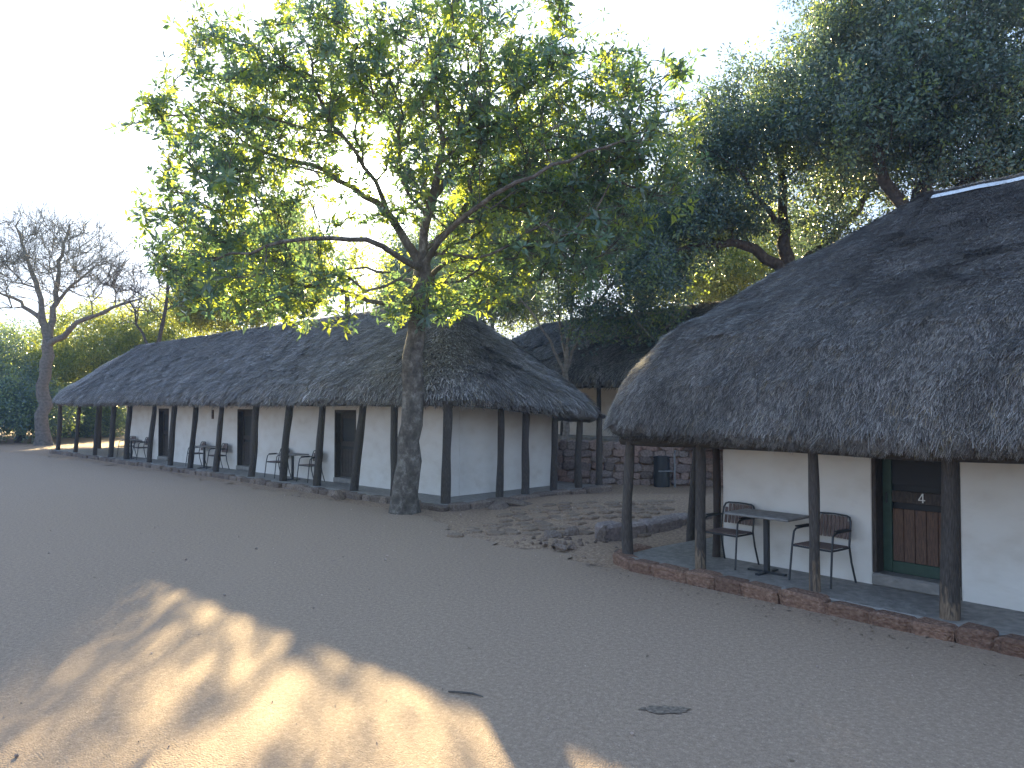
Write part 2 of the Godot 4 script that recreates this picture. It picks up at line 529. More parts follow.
func thatch_roof(house: Node3D, p: Dictionary) -> void:
	var L: float = p.L
	var D: float = p.D
	var o: float = p.over
	var hip: float = p.hip
	var T: float = p.lip
	var top: float = p.ridge
	var eave: Callable = p.eave
	var bn := noise(0.7, p.seed, 4)
	var fine := noise(3.5, p.seed + 1, 3)
	var per := rounded_rect(-o, L + o, -o, D + o, p.get("corner", 1.1), 0.22)
	per.append(per[0])
	# rows: [inset from the edge in metres or share of the way to the ridge, height rule]
	var rows := []
	for e in [[1.55, 1.28], [0.75, 0.55], [0.42, 0.2], [0.22, 0.0], [0.07, 0.06]]:
		rows.append([0, e[0], e[1]])
	for e in [0.0, 0.012, 0.03, 0.055, 0.09, 0.13, 0.18, 0.24, 0.3, 0.37, 0.44, 0.51, 0.58, 0.65, 0.72, 0.79, 0.86, 0.92, 0.97, 1.0]:
		rows.append([1, e, 0.0])
	var grid := []
	var norm := []
	for j in rows.size():
		grid.append(PackedVector3Array())
		norm.append(PackedVector3Array())
	for i in per.size():
		var E: Vector2 = per[i]
		var R := Vector2(clampf(E.x, hip, L - hip), D * 0.5)
		var inw := (R - E)
		var span := inw.length()
		inw /= span
		var eh: float = eave.call(E.x, E.y)
		for j in rows.size():
			var rw: Array = rows[j]
			var q: Vector2
			var h: float
			if rw[0] == 0:
				q = E + inw * rw[1]
				h = eh + rw[2] + 0.04 * fine.get_noise_2d(E.x * 2.0, E.y * 2.0)
			else:
				var f: float = rw[1]
				q = E.lerp(R, f)
				h = eh + 0.20 + T * (1.0 - exp(-f * float(p.get("round", 20.0)))) + (top - eh - T - 0.20) * f
				var b := bn.get_noise_3d(q.x, h * 1.4, q.y) * float(p.get("bump", .1)) + fine.get_noise_3d(q.x, h * 0.5, q.y) * 0.035
				b *= 1.0 - .85 * sstep(0.45, 0.9, f)
				h += b
				q -= inw * b * 0.5
			grid[j].append(Vector3(q.x, h, q.y))
			norm[j].append(Vector3.ZERO)
	var nr := rows.size()
	var np := per.size()
	for j in nr - 1:
		for i in np - 1:
			var a: Vector3 = grid[j][i]
			var b: Vector3 = grid[j][i + 1]
			var c: Vector3 = grid[j + 1][i]
			var d: Vector3 = grid[j + 1][i + 1]
			var g := (d - a).cross(c - b)
			if j >= 5 and g.y < 0.0 or j < 3 and g.y > 0.0:
				g = -g
			elif j >= 3 and j < 5:
				var E2: Vector2 = per[i]
				var out := Vector3(E2.x - clampf(E2.x, hip, L - hip), -1.5, E2.y - D * 0.5)
				if g.dot(out) < 0.0:
					g = -g
			norm[j][i] += g
			norm[j][i + 1] += g
			norm[j + 1][i] += g
			norm[j + 1][i + 1] += g
	var mb := MB.new()
	var run := 0.0
	for j in nr:
		run = 0.0
		norm[j][0] += norm[j][np - 1]
		norm[j][np - 1] = norm[j][0]
		for i in np:
			if i > 0:
				run += per[i].distance_to(per[i - 1])
			var nn: Vector3 = norm[j][i]
			if nn.length() < 1e-9:
				nn = Vector3.UP
			norm[j][i] = nn.normalized()
			var sl := float(rows[j][1]) * (4.6 if rows[j][0] == 1 else -1.0)
			mb.vert(grid[j][i], norm[j][i], Vector2(run, sl))
	for j in nr - 1:
		for i in np - 1:
			var a := j * np + i
			mb.tri(a, a + 1, a + np)
			mb.tri(a + 1, a + np + 1, a + np)
	var roof := put(mb, "roof", M.thatch, house)
	# straw: tufts of reed laid down the slope, frayed at the eave
	var tufts := []
	for k in 4:
		var t := MB.new()
		for s in 10:
			var x0 := rng.randf_range(-.07, .07)
			var ln := rng.randf_range(.07, .22)
			var w := rng.randf_range(.0022, .0055) * float(p.get("coarse", 1.0))
			var y0 := rng.randf_range(-.08, .03)
			var dx := rng.randf_range(-.05, .05)
			var z0 := rng.randf_range(-.01, .004)
			var z1 := rng.randf_range(.004, .045)
			var sh := pow(rng.randf(), 1.7) * .88 + .12
			var cc := Color(sh, sh * rng.randf_range(.95, 1.0), sh * rng.randf_range(.86, 1.0))
			var a := Vector3(x0, y0, z0)
			var b := Vector3(x0 + dx, y0 + ln, z1)
			var i0 := t.vert(a - Vector3(w, 0, 0), Vector3(-.4, 0, 1).normalized(), Vector2.ZERO, cc)
			var i1 := t.vert(a + Vector3(w, 0, 0), Vector3(.4, 0, 1).normalized(), Vector2.ZERO, cc)
			var i2 := t.vert(b + Vector3(w * .6, 0, 0), Vector3(.3, 0.1, 1).normalized(), Vector2.ZERO, cc)
			var i3 := t.vert(b - Vector3(w * .6, 0, 0), Vector3(-.3, 0.1, 1).normalized(), Vector2.ZERO, cc)
			t.tri(i0, i1, i2)
			t.tri(i0, i2, i3)
		tufts.append(t.mesh())
	var xs := [[], [], [], []]
	var cols := [[], [], [], []]
	var patch := noise(0.9, p.seed + 7, 5)
	var streak := noise(1.6, p.seed + 9, 4)
	var n: int = p.straw
	var made := 0
	var j0 := 4
	while made < n:
		var i := rng.randi_range(0, np - 2)
		var fr := rng.randf()
		var jf := rng.randf()
		var fringe := rng.randf() < 0.03
		if fringe:
			jf = 0.0
		var E: Vector2 = per[i]
		# the back of the roof, which nobody sees from the road, is laid thinner
		if E.y > D * 0.75 and rng.randf() < p.get("thin_back", 0.7):
			continue
		if E.x < float(p.get("thin_x", -9.0)) and rng.randf() < .8:
			continue
		var wid := 1.0 if (E.x > hip and E.x < L - hip) else maxf(1.0 - jf, 0.05)
		if rng.randf() > wid:
			continue
		var row := 5
		while row < nr - 2 and float(rows[row + 1][1]) < jf:
			row += 1
		var v0: float = rows[row][1]
		var v1: float = rows[row + 1][1]
		var s := clampf((jf - v0) / (v1 - v0), 0.0, 1.0)
		if fringe:
			row = j0 - rng.randi_range(0, 1)
			s = rng.randf()
		var a: Vector3 = grid[row][i].lerp(grid[row][i + 1], fr)
		var b: Vector3 = grid[row + 1][i].lerp(grid[row + 1][i + 1], fr)
		var pos := a.lerp(b, s)
		var nn: Vector3 = norm[row][i].lerp(norm[row + 1][i], s).normalized()
		var top_pt: Vector3 = grid[mini(row + 3, nr - 1)][i]
		var down := (a - b).normalized() if not fringe else (Vector3(-0.0, -1, 0) + (Vector3(E.x - clampf(E.x, hip, L - hip), 0, E.y - D * .5).normalized() * .35)).normalized()
		if fringe:
			nn = Vector3(E.x - clampf(E.x, hip, L - hip), 0.2, E.y - D * .5).normalized()
		var side := down.cross(nn).normalized()
		nn = side.cross(down).normalized()
		var bas := Basis(side, down, nn)
		bas = bas.rotated(nn, rng.randfn(0.0, 0.28))
		bas = bas.rotated(side, rng.randf_range(-0.02, 0.10))
		var sc := rng.randf_range(.75, 1.25) * (0.5 if fringe else 1.0) * float(p.get("size", 1.0))
		bas = bas.scaled_local(Vector3(sc, sc, sc))
		var wpos: Vector3 = pos
		var pt := patch.get_noise_3d(wpos.x, wpos.y, wpos.z) * 1.0 + streak.get_noise_2d(wpos.x * 1.5 + wpos.z, wpos.y * 0.35) * 0.7
		var grey := clampf(0.45 + pt * 0.38 + rng.randfn(0.0, .13), 0.0, 1.0)
		var c: Color = p.dark.lerp(p.light, grey)
		if rng.randf() < 0.035:
			c = p.fresh
		var w := rng.randi_range(0, 3)
		xs[w].append(Transform3D(bas, pos + nn * .006))
		cols[w].append(c)
		made += 1
	for w in 4:
		many(tufts[w], xs[w], cols[w], "straw_cover", M.straw, roof)

func post(house: Node3D, at: Vector3, h: float, r: float, lean: Vector2, worn := false) -> MeshInstance3D:
	var mb := MB.new()
	var pts := PackedVector3Array()
	var rad := PackedFloat32Array()
	var k := 12
	var ph := rng.randf() * 9.0
	var amp := rng.randf_range(.006, .022)
	for i in k:
		var f := float(i) / (k - 1)
		pts.append(at + Vector3(lean.x * f + sin(f * 6.0 + ph) * amp, h * f, lean.y * f + cos(f * 5.0 + ph * 1.7) * amp))
		rad.append(r * (1.08 - 0.14 * f + 0.05 * sin(f * 11.0 + ph)))
	var wn := noise(1.0, int(ph * 100.0), 3)
	# bare scuffed wood at the foot, its upper edge ragged along the grain
	var shade := rng.randf_range(.17, .27)
	var col := func(run: float, an: float) -> Color:
		if worn and run < 0.2 + 0.55 * wn.get_noise_2d(cos(an) * 2.3, sin(an) * 2.3) + .12 * wn.get_noise_2d(an * 9.0, run * 30.0):
			return Color(.62, .54, .45)
		return Color(shade, shade, shade * 1.06)
	if worn:
		pts = PackedVector3Array()
		rad = PackedFloat32Array()
		k = 48
		for i in k:
			var f := float(i) / (k - 1)
			pts.append(at + Vector3(lean.x * f + sin(f * 6.0 + ph) * amp, h * f, lean.y * f + cos(f * 5.0 + ph * 1.7) * amp))
			rad.append(r * (1.08 - 0.14 * f + 0.05 * sin(f * 11.0 + ph)))
	mb.tube(pts, rad, 24 if worn else 10, true, Color.WHITE, 0.06, col)
	return put(mb, "post", M.pole, house)

func beam(house: Node3D, a: Vector3, b: Vector3, r: float) -> void:
	var mb := MB.new()
	var pts := PackedVector3Array()
	var rad := PackedFloat32Array()
	var k := maxi(3, int(a.distance_to(b) / 0.6))
	for i in k + 1:
		var f := float(i) / k
		pts.append(a.lerp(b, f) + Vector3(0, sin(f * k * 1.3) * .012, cos(f * k * 0.9) * .012))
		rad.append(r * (1.0 + .08 * sin(f * k * 2.1)))
	mb.tube(pts, rad, 8, true, Color(.18, .18, .18))
	put(mb, "eave_beam", M.pole, house)

func box_part(called: String, cen: Vector3, size: Vector3, bev: float, m: Material, parent: Node, bas := Basis.IDENTITY) -> MeshInstance3D:
	var mb := MB.new()
	mb.chamfer(cen, size, bev, bas)
	return put(mb, called, m, parent)

func wall_run(house: Node3D, along_x: bool, fixed: float, a: float, b: float, h0: float, h1: float, thick: float, gaps: Array, gap_h: float) -> void:
	# one wall, its door openings left free; `fixed` is the outer face
	var mb := MB.new()
	var cuts := []
	var at := a
	for g in gaps:
		cuts.append([at, g[0], h0, h1])
		cuts.append([g[0], g[1], gap_h, h1])
		at = g[1]
	cuts.append([at, b, h0, h1])
	for c in cuts:
		var mid: float = (c[0] + c[1]) * 0.5
		var ln: float = c[1] - c[0]
		var cen := Vector3(mid, (c[2] + c[3]) * .5, fixed + thick * .5) if along_x else Vector3(fixed + thick * .5, (c[2] + c[3]) * .5, mid)
		var sz := Vector3(ln, c[3] - c[2], thick) if along_x else Vector3(thick, c[3] - c[2], ln)
		mb.chamfer(cen, sz, 0.012)
	put(mb, "wall", M.plaster, house)

func kerb_line(parent: Node, pts: Array, len0: float, h: float, w: float, m: Material, y0 := 0.0, ragged := 0.02) -> void:
	# single edging stones laid end to end
	var variants := []
	for k in 6:
		var mb := MB.new()
		mb.chamfer(Vector3.ZERO, Vector3(1, 1, 1), 0.13, Basis.IDENTITY, 0.06, rng, Color(1, 1, 1).lerp(Color(.6, .58, .58), rng.randf()))
		variants.append(mb.mesh())
	for i in pts.size() - 1:
		var a: Vector3 = pts[i]
		var b: Vector3 = pts[i + 1]
		var total := a.distance_to(b)
		var at := 0.0
		var dir := (b - a).normalized()
		while at < total - 0.05:
			var ln := minf(len0 * rng.randf_range(.7, 1.35), total - at)
			if total - at - ln < len0 * .4:
				ln = total - at
			var o := MeshInstance3D.new()
			o.mesh = variants[rng.randi_range(0, 5)]
			o.material_override = m
			o.name = "kerb_stone"
			parent.add_child(o, true)
			var hh := h * rng.randf_range(.82, 1.12)
			var bas := Basis(dir, Vector3.UP, dir.cross(Vector3.UP)).rotated(Vector3.UP, rng.randf_range(-.03, .03))
			var c := a + dir * (at + ln * .5)
			o.transform = Transform3D(bas.scaled_local(Vector3(maxf(ln - .004, .05), hh + .06, w)), c + Vector3(rng.randf_range(-ragged, ragged), y0 + hh * .5 - .03, rng.randf_range(-ragged, ragged)))
			at += ln

func door(house: Node3D, x0: float, x1: float, zf: float, floor_h: float, h: float, number: String, green: bool) -> void:
	# reveal and frame, then a leaf with planks below and a dark screen above
	var d := Node3D.new()
	d.name = "door"
	house.add_child(d, true)
	var fm: Material = M.green_paint if green else M.dark_wood
	var lo := floor_h + 0.14
	var w := x1 - x0
	var zr := zf + 0.16
	var st := box_part("step", Vector3((x0 + x1) * .5, floor_h + .07, zf + .13), Vector3(w - .01, .14, .36), .02, M.floor, d)
	st.name = "step"
	box_part("jamb", Vector3(x0 + .025, (lo + h) * .5, zf + .12), Vector3(.05, h - lo, .26), .006, M.dark_wood, d)
	box_part("jamb", Vector3(x1 - .025, (lo + h) * .5, zf + .12), Vector3(.05, h - lo, .26), .006, M.dark_wood, d)
	box_part("lintel", Vector3((x0 + x1) * .5, h - .04, zf + .12), Vector3(w - .102, .08, .26), .006, M.dark_wood, d)
	var a := x0 + .055
	var b := x1 - .055
	var t := h - .085
	box_part("stile", Vector3(a + .05, (lo + t) * .5, zr), Vector3(.1, t - lo - .01, .04), .005, fm, d)
	box_part("stile", Vector3(b - .05, (lo + t) * .5, zr), Vector3(.1, t - lo - .01, .04), .005, fm, d)
	var mid := lo + (t - lo) * 0.52
	box_part("rail", Vector3((a + b) * .5, lo + .07, zr), Vector3(b - a - .204, .13, .036), .005, fm, d)
	box_part("rail", Vector3((a + b) * .5, mid, zr), Vector3(b - a - .204, .13, .036), .005, fm if not green else M.dark_wood, d)
	box_part("rail", Vector3((a + b) * .5, t - .07, zr), Vector3(b - a - .204, .13, .036), .005, fm, d)
	box_part("screen", Vector3((a + b) * .5, (mid + t) * .5, zr + .004), Vector3(b - a - .204, t - mid - .27, .01), .001, M.screen, d)
	var pw := (b - a - .204) / 5.0
	for k in 5:
		box_part("plank", Vector3(a + .102 + pw * (k + .5), (lo + mid) * .5, zr + .006), Vector3(pw - .006, mid - lo - .27, .02), .004, M.plank if green else M.dark_wood, d)
	if number != "":
		var tm := TextMesh.new()
		tm.text = number
		tm.font_size = 32
		tm.pixel_size = 0.0042
		tm.depth = 0.008
		var sf := SystemFont.new()
		sf.font_names = PackedStringArray(["Droid Sans"])
		tm.font = sf
		var o := put(tm, "number", M.white_paint, d)
		o.transform = Transform3D(Basis(Vector3.UP, PI), Vector3((a + b) * .5 - .02, mid, zr - .023))
	# handle and hinges
	box_part("handle", Vector3(b - .05, mid - .02, zr - .035), Vector3(.02, .12, .02), .006, M.metal, d)
	for hy in [lo + .2, t - .2]:
		box_part("hinge", Vector3(a + .012, hy, zr - .022), Vector3(.03, .09, .008), .002, M.metal, d)
	# the dark room behind
	box_part("inner_panel", Vector3((x0 + x1) * .5, (lo + h) * .5, zr + .06), Vector3(w - .1, h - lo, .02), .001, M.black, d)

var cot_left: Transform3D
var cot_right: Transform3D
var cot_back: Transform3D

func cottages() -> void:
	# ---- long cottage beside the big tree. Local x runs along its front, local z goes inwards
	var a := Vector3(-.71209, 0, -.70209)
	var zin := Vector3(.70209, 0, -.71209)
	cot_left = Transform3D(Basis(a, Vector3.UP, zin), Vector3(-1.367, 0, -15.93))
	var h := base("long_thatched_cottage", cot_left.origin, cot_left.basis)
	tag(h, "long low white cottage with grey thatch and leaning veranda poles behind the spreading tree", "cottage")
	var ev := func(x: float, z: float) -> float:
		return 2.15 - 0.45 * sstep(0.6, 5.6, z) * (1.0 - sstep(2.0, 9.0, x)) + 0.02 * sin(x * .5)
	thatch_roof(h, {"L": 26.9, "D": 5.1, "over": .32, "hip": 2.75, "lip": .24, "ridge": 4.85, "eave": ev, "seed": 101, "straw": 60000, "bump": .06, "dark": Color(.26, .258, .262), "light": Color(.74, .735, .745), "fresh": Color(.50, .42, .30), "thin_back": .85, "coarse": 1.8, "size": 1.3})
	var fl := .12
	box_part("porch_floor", Vector3(13.4, fl * .5 - .05, 2.5), Vector3(27.1, fl + .1, 5.3), .015, M.floor, h)
	wall_run(h, true, .8, .8, 20.7, fl - .02, 2.75, .28, [[4.46, 5.44], [10.0, 11.0], [16.43, 17.36]], 2.02)
	wall_run(h, false, .8, 1.082, 4.3, fl - .02, 2.75, .28, [], 2.0)
	wall_run(h, true, 4.02, 1.082, 20.7, fl - .02, 2.75, .28, [], 2.0)
	wall_run(h, false, 20.42, 1.082, 4.018, fl - .02, 2.75, .28, [], 2.0)
	for g in [[4.46, 5.44], [10.0, 11.0], [16.43, 17.36]]:
		door(h, g[0], g[1], .8, fl, 2.02, "", false)
	var px := [1.8, 3.36, 5.0, 6.71, 8.5, 10.78, 12.61, 14.26, 16.07, 18.33, 20.06, 21.86, 24.41, 26.86]
	for i in px.size():
		post(h, Vector3(px[i] - .02, fl - .01, 0), 2.12, .078 + rng.randf() * .02, Vector2(-.24 - .18 * rng.randf() if i > 0 else -.04, rng.randf_range(-.03, .05)))
	post(h, Vector3(0, fl - .01, 0), 2.12, .095, Vector2(-.03, .02))
	for z in [1.56, 2.37, 3.36, 4.27, 5.1]:
		post(h, Vector3(0, fl - .01, z), 2.12 - .06 * z, .07 + rng.randf() * .02, Vector2(.02, rng.randf_range(.02, .08)))
	for z in [1.7, 3.4, 5.1]:
		post(h, Vector3(26.86, fl - .01, z), 2.15, .08, Vector2(-.05, .03))
	post(h, Vector3(22.6, fl - .01, 5.0), 2.15, .08, Vector2(-.05, .03))
	beam(h, Vector3(-.25, 2.18, .02), Vector3(26.8, 2.2, .02), .06)
	beam(h, Vector3(0, 2.2, 0), Vector3(0, 1.86, 5.3), .06)
	kerb_line(h.get_node("porch_floor"), [Vector3(-.25, 0, -.24), Vector3(27.05, 0, -.24)], .36, .13, .22, M.kerb, 0.0, .035)
	kerb_line(h.get_node("porch_floor"), [Vector3(-.24, 0, 5.2), Vector3(-.24, 0, -.1)], .5, .14, .26, M.kerb, 0.0, .04)
	# small wooden plaque
	var pl := box_part("plaque", Vector3(12.75, 1.84, .785), Vector3(.13, .3, .025), .005, M.plank, h)
	tag(pl, "small upright wooden plaque on the white wall")
	box_part("plaque_band", Vector3(0, 0, 0), Vector3(.1, .05, .006), .001, M.dark_wood, pl).position = Vector3(12.75, 1.9, .769)
	box_part("plaque_band", Vector3(0, 0, 0), Vector3(.1, .05, .006), .001, M.dark_wood, pl).position = Vector3(12.75, 1.79, .769)

	# ---- cottage with door 4. x runs from its end out of sight back to the corner post
	var d := Vector3(.63071, 0, .77602)
	var inn := Vector3(.77602, 0, -.63071)
	var p1 := Vector3(1.5696, 0, -10.4958)
	var L := 12.0
	cot_right = Transform3D(Basis(-d, Vector3.UP, inn), p1 + d * L)
	var r := base("thatched_cottage", cot_right.origin, cot_right.basis)
	tag(r, "white cottage with heavy overhanging thatch, a stone kerb and a door numbered four", "cottage")
	var ev2 := func(x: float, z: float) -> float:
		return 1.72 + 0.02 * sin(x * 1.3 + z)
	thatch_roof(r, {"L": L, "D": 6.0, "over": .42, "round": 13.0, "corner": .75, "hip": 2.75, "lip": .74, "ridge": 5.0, "eave": ev2, "seed": 202, "straw": 96000, "thin_x": 5.2, "size": .82, "bump": .08, "dark": Color(.20, .196, .197), "light": Color(.68, .67, .675), "fresh": Color(.50, .43, .31), "thin_back": .94, "coarse": .85})
	var f2 := .13
	box_part("porch_floor", Vector3(L * .5, f2 * .5 - .05, 3.0), Vector3(L + .2, f2 + .1, 6.3), .015, M.floor, r)
	# wall from t = 0.95 (x = L - t)
	wall_run(r, true, .82, .9, L - .95, f2 - .02, 2.45, .28, [[L - 7.9, L - 6.98], [L - 3.87, L - 2.95]], 2.0)
	wall_run(r, false, L - .95 - .28, 1.102, 5.2, f2 - .02, 2.45, .28, [], 2.0)
	wall_run(r, true, 4.92, .9, L - 1.232, f2 - .02, 2.45, .28, [], 2.0)
	wall_run(r, false, .9, 1.102, 4.918, f2 - .02, 2.45, .28, [], 2.0)
	door(r, L - 3.87, L - 2.95, .82, f2, 2.0, "4", true)
	door(r, L - 7.9, L - 6.98, .82, f2, 2.0, "", true)
	for q in [[0.0, .068, false], [1.21, .062, true], [2.72, .055, true], [4.08, .078, true], [5.5, .09, true], [7.0, .09, true], [8.5, .09, true], [10.2, .09, true]]:
		post(r, Vector3(L - q[0], f2 - .01, 0), 1.72, q[1], Vector2(rng.randf_range(-.05, .03), rng.randf_range(0, .04)), q[2])
	post(r, Vector3(L + .42, -.02, 1.9), 1.86, .062, Vector2(-.12, .03))
	post(r, Vector3(L, f2 - .01, 3.6), 1.66, .085, Vector2(-.03, .03))
	post(r, Vector3(L, f2 - .01, 5.5), 1.66, .085, Vector2(-.03, .03))
	var jp := post(r, Vector3(L - .88, f2 - .01, .78), 2.1, .05, Vector2(.02, .02))
	jp.material_override = M.plank
	beam(r, Vector3(.2, 1.68, .02), Vector3(L + .1, 1.68, .02), .07)
	beam(r, Vector3(L, 1.69, .1), Vector3(L, 1.69, 5.8), .07)
	kerb_line(r.get_node("porch_floor"), [Vector3(0, 0, -.2), Vector3(L - .3, 0, -.2), Vector3(L + .12, 0, -.02), Vector3(L + .2, 0, .6)], .42, .145, .26, M.stone, 0.0, .01)
	# ridge capping of galvanised sheet
	var cap := MB.new()
	var cn := noise(.9, 3, 3)
	for i in 24:
		var x0 := 2.4 + i * (L - 5.25) / 24.0
		var x1 := 2.4 + (i + 1) * (L - 5.25) / 24.0
		for s in 6:
			var q := []
			for e in [[x0, s], [x0, s + 1], [x1, s + 1], [x1, s]]:
				var an := PI * (0.12 + 0.76 * float(e[1]) / 6.0)
				q.append(Vector3(e[0], 4.80 + sin(an) * .16 + .03 * cn.get_noise_1d(e[0] * 3.0), 3.0 - cos(an) * .30))
			cap.flat(q, Vector3(0, 1, 0))
	put(cap, "ridge_cap", M.zinc, r)

	# ---- cottage on the terrace behind
	cot_back = Transform3D(Basis(-d, Vector3.UP, inn), Vector3(-2.75, 1.08, -29.75) + d * 15.0)
	var k := base("terrace_cottage", cot_back.origin, cot_back.basis)
	tag(k, "thatched white cottage up on the terrace behind the rubble stone wall", "cottage")
	var ev3 := func(x: float, z: float) -> float:
		return 1.62 + 0.03 * sin(x * 1.1 + z)
	thatch_roof(k, {"L": 15.0, "D": 6.0, "over": .32, "hip": 2.75, "lip": .35, "ridge": 4.2, "eave": ev3, "seed": 303, "straw": 22000, "dark": Color(.20, .196, .197), "light": Color(.68, .67, .675), "fresh": Color(.50, .43, .31), "thin_back": .85, "coarse": 2.2, "size": 1.4})
	box_part("porch_floor", Vector3(7.5, .02, 3.0), Vector3(15.2, .16, 6.3), .015, M.floor, k)
	wall_run(k, true, .82, .9, 14.05, .08, 2.4, .28, [], 2.0)
	wall_run(k, false, .9, 1.102, 5.2, .08, 2.4, .28, [], 2.0)
	wall_run(k, false, 13.77, 1.102, 5.2, .08, 2.4, .28, [], 2.0)
	wall_run(k, true, 4.92, 1.182, 13.768, .08, 2.4, .28, [], 2.0)
	for x in [.1, 1.7, 3.3, 4.9, 6.5, 8.1, 9.7, 11.3, 13.0, 14.9]:
		post(k, Vector3(x, .09, 0), 1.62, .07, Vector2(rng.randf_range(-.05, .05), .02))
	beam(k, Vector3(.1, 1.64, .02), Vector3(14.9, 1.64, .02), .06)

# ---------------------------------------------------------------- furniture
func make_chair() -> Node3D:
	var c := base("armchair")
	var r := .0125
	for s in [-1, 1]:
		var f := MB.new()
		f.tube(PackedVector3Array([Vector3(s * .265, 0, -.25), Vector3(s * .255, .44, -.2), Vector3(s * .25, .6, -.17), Vector3(s * .25, .632, -.13), Vector3(s * .25, .64, 0), Vector3(s * .245, .64, .2)]), PackedFloat32Array([r, r, r, r, r, r]), 8)
		put(f, "front_leg", M.metal, c)
		var b := MB.new()
		b.tube(PackedVector3Array([Vector3(s * .26, 0, .27), Vector3(s * .25, .25, .2), Vector3(s * .243, .45, .17), Vector3(s * .238, .64, .2), Vector3(s * .232, .74, .225), Vector3(s * .21, .79, .236), Vector3(s * .17, .805, .245)]), PackedFloat32Array([r, r, r, r, r, r, r]), 8)
		put(b, "rear_leg", M.metal, c)
		box_part("arm_pad", Vector3(s * .25, .66, .0), Vector3(.04, .018, .26), .006, M.black, c)
		var e := MB.new()
		e.tube(PackedVector3Array([Vector3(s * .25, .43, -.2), Vector3(s * .243, .43, .17)]), PackedFloat32Array([r, r]), 8)
		put(e, "seat_rail", M.metal, c)
	for z in [-.2, .165]:
		var t := MB.new()
		t.tube(PackedVector3Array([Vector3(-.25, .43, z), Vector3(.25, .43, z)]), PackedFloat32Array([r, r]), 8)
		put(t, "seat_rail", M.metal, c)
	var top := MB.new()
	top.tube(PackedVector3Array([Vector3(-.17, .805, .245), Vector3(0, .81, .262), Vector3(.17, .805, .245)]), PackedFloat32Array([r, r, r]), 8)
	put(top, "top_rail", M.metal, c)
	for k in 9:
		var x := -.205 + .41 * k / 8.0
		var hh := .27 - (.05 if k == 0 or k == 8 else 0.0)
		box_part("back_slat", Vector3(x, .52 + hh * .5, .232 + .02 * (1.0 - pow(x / .2, 2))), Vector3(.043, hh, .014), .005, M.slat, c, Basis(Vector3.RIGHT, .14))
	for k in 8:
		box_part("seat_slat", Vector3(0, .448, -.175 + .045 * k), Vector3(.47, .012, .04), .004, M.slat, c)
	return c

func make_table() -> Node3D:
	var t := base("porch_table")
	box_part("table_top", Vector3(0, .695, 0), Vector3(.86, .03, .52), .008, M.table, t)
	box_part("pedestal", Vector3(0, .352, 0), Vector3(.06, .656, .06), .006, M.metal, t)
	box_part("foot_bar", Vector3(0, .012, 0), Vector3(.5, .024, .06), .006, M.metal, t)
	box_part("foot_bar", Vector3(0, .012, .125), Vector3(.06, .024, .19), .006, M.metal, t)
	box_part("foot_bar", Vector3(0, .012, -.125), Vector3(.06, .024, .19), .006, M.metal, t)
	return t

func furniture() -> void:
	var L := 12.0
	var c0 := make_chair()
	var t0 := make_table()
	c0.transform = cot_right * Transform3D(Basis.from_scale(Vector3(.98, .93, .98)), Vector3(L - 1.27, .13, .5))
	tag(c0, "slat-backed metal armchair beside the end pole of the porch of door four", "chair", "porch armchairs")
	t0.transform = cot_right * Transform3D(Basis(Vector3.UP, .03), Vector3(L - 1.86, .13, .42))
	tag(t0, "grey-topped pedestal table between two armchairs outside door four", "table", "porch tables")
	tag(copy_of(c0, cot_right * Transform3D(Basis(Vector3.UP, -.06) * Basis.from_scale(Vector3(.98, .93, .98)), Vector3(L - 2.52, .13, .5))), "slat-backed metal armchair between the pedestal table and door four", "chair", "porch armchairs")
	var sets := [[6.75, 7.75, 6.0, "first", "near the tree trunk"], [12.3, 13.15, 11.55, "second", "under the wall plaque"], [18.75, 19.5, 18.0, "third", "at its open end"]]
	for s in sets:
		var y := .12
		var o := copy_of(t0, cot_left * Transform3D(Basis(Vector3.UP, rng.randf_range(-.06, .06)), Vector3(s[0], y, .32)))
		tag(o, "dark pedestal table on the long cottage veranda, %s" % s[4])
		var e := copy_of(c0, cot_left * Transform3D(Basis(Vector3.UP, rng.randf_range(-.12, .12)), Vector3(s[1], y, .42)))
		tag(e, "slatted armchair on the far side of the veranda table %s" % s[4])
		var g := copy_of(c0, cot_left * Transform3D(Basis(Vector3.UP, rng.randf_range(-.12, .12)), Vector3(s[2], y, .42)))
		tag(g, "slatted armchair on the tree side of the veranda table %s" % s[4])

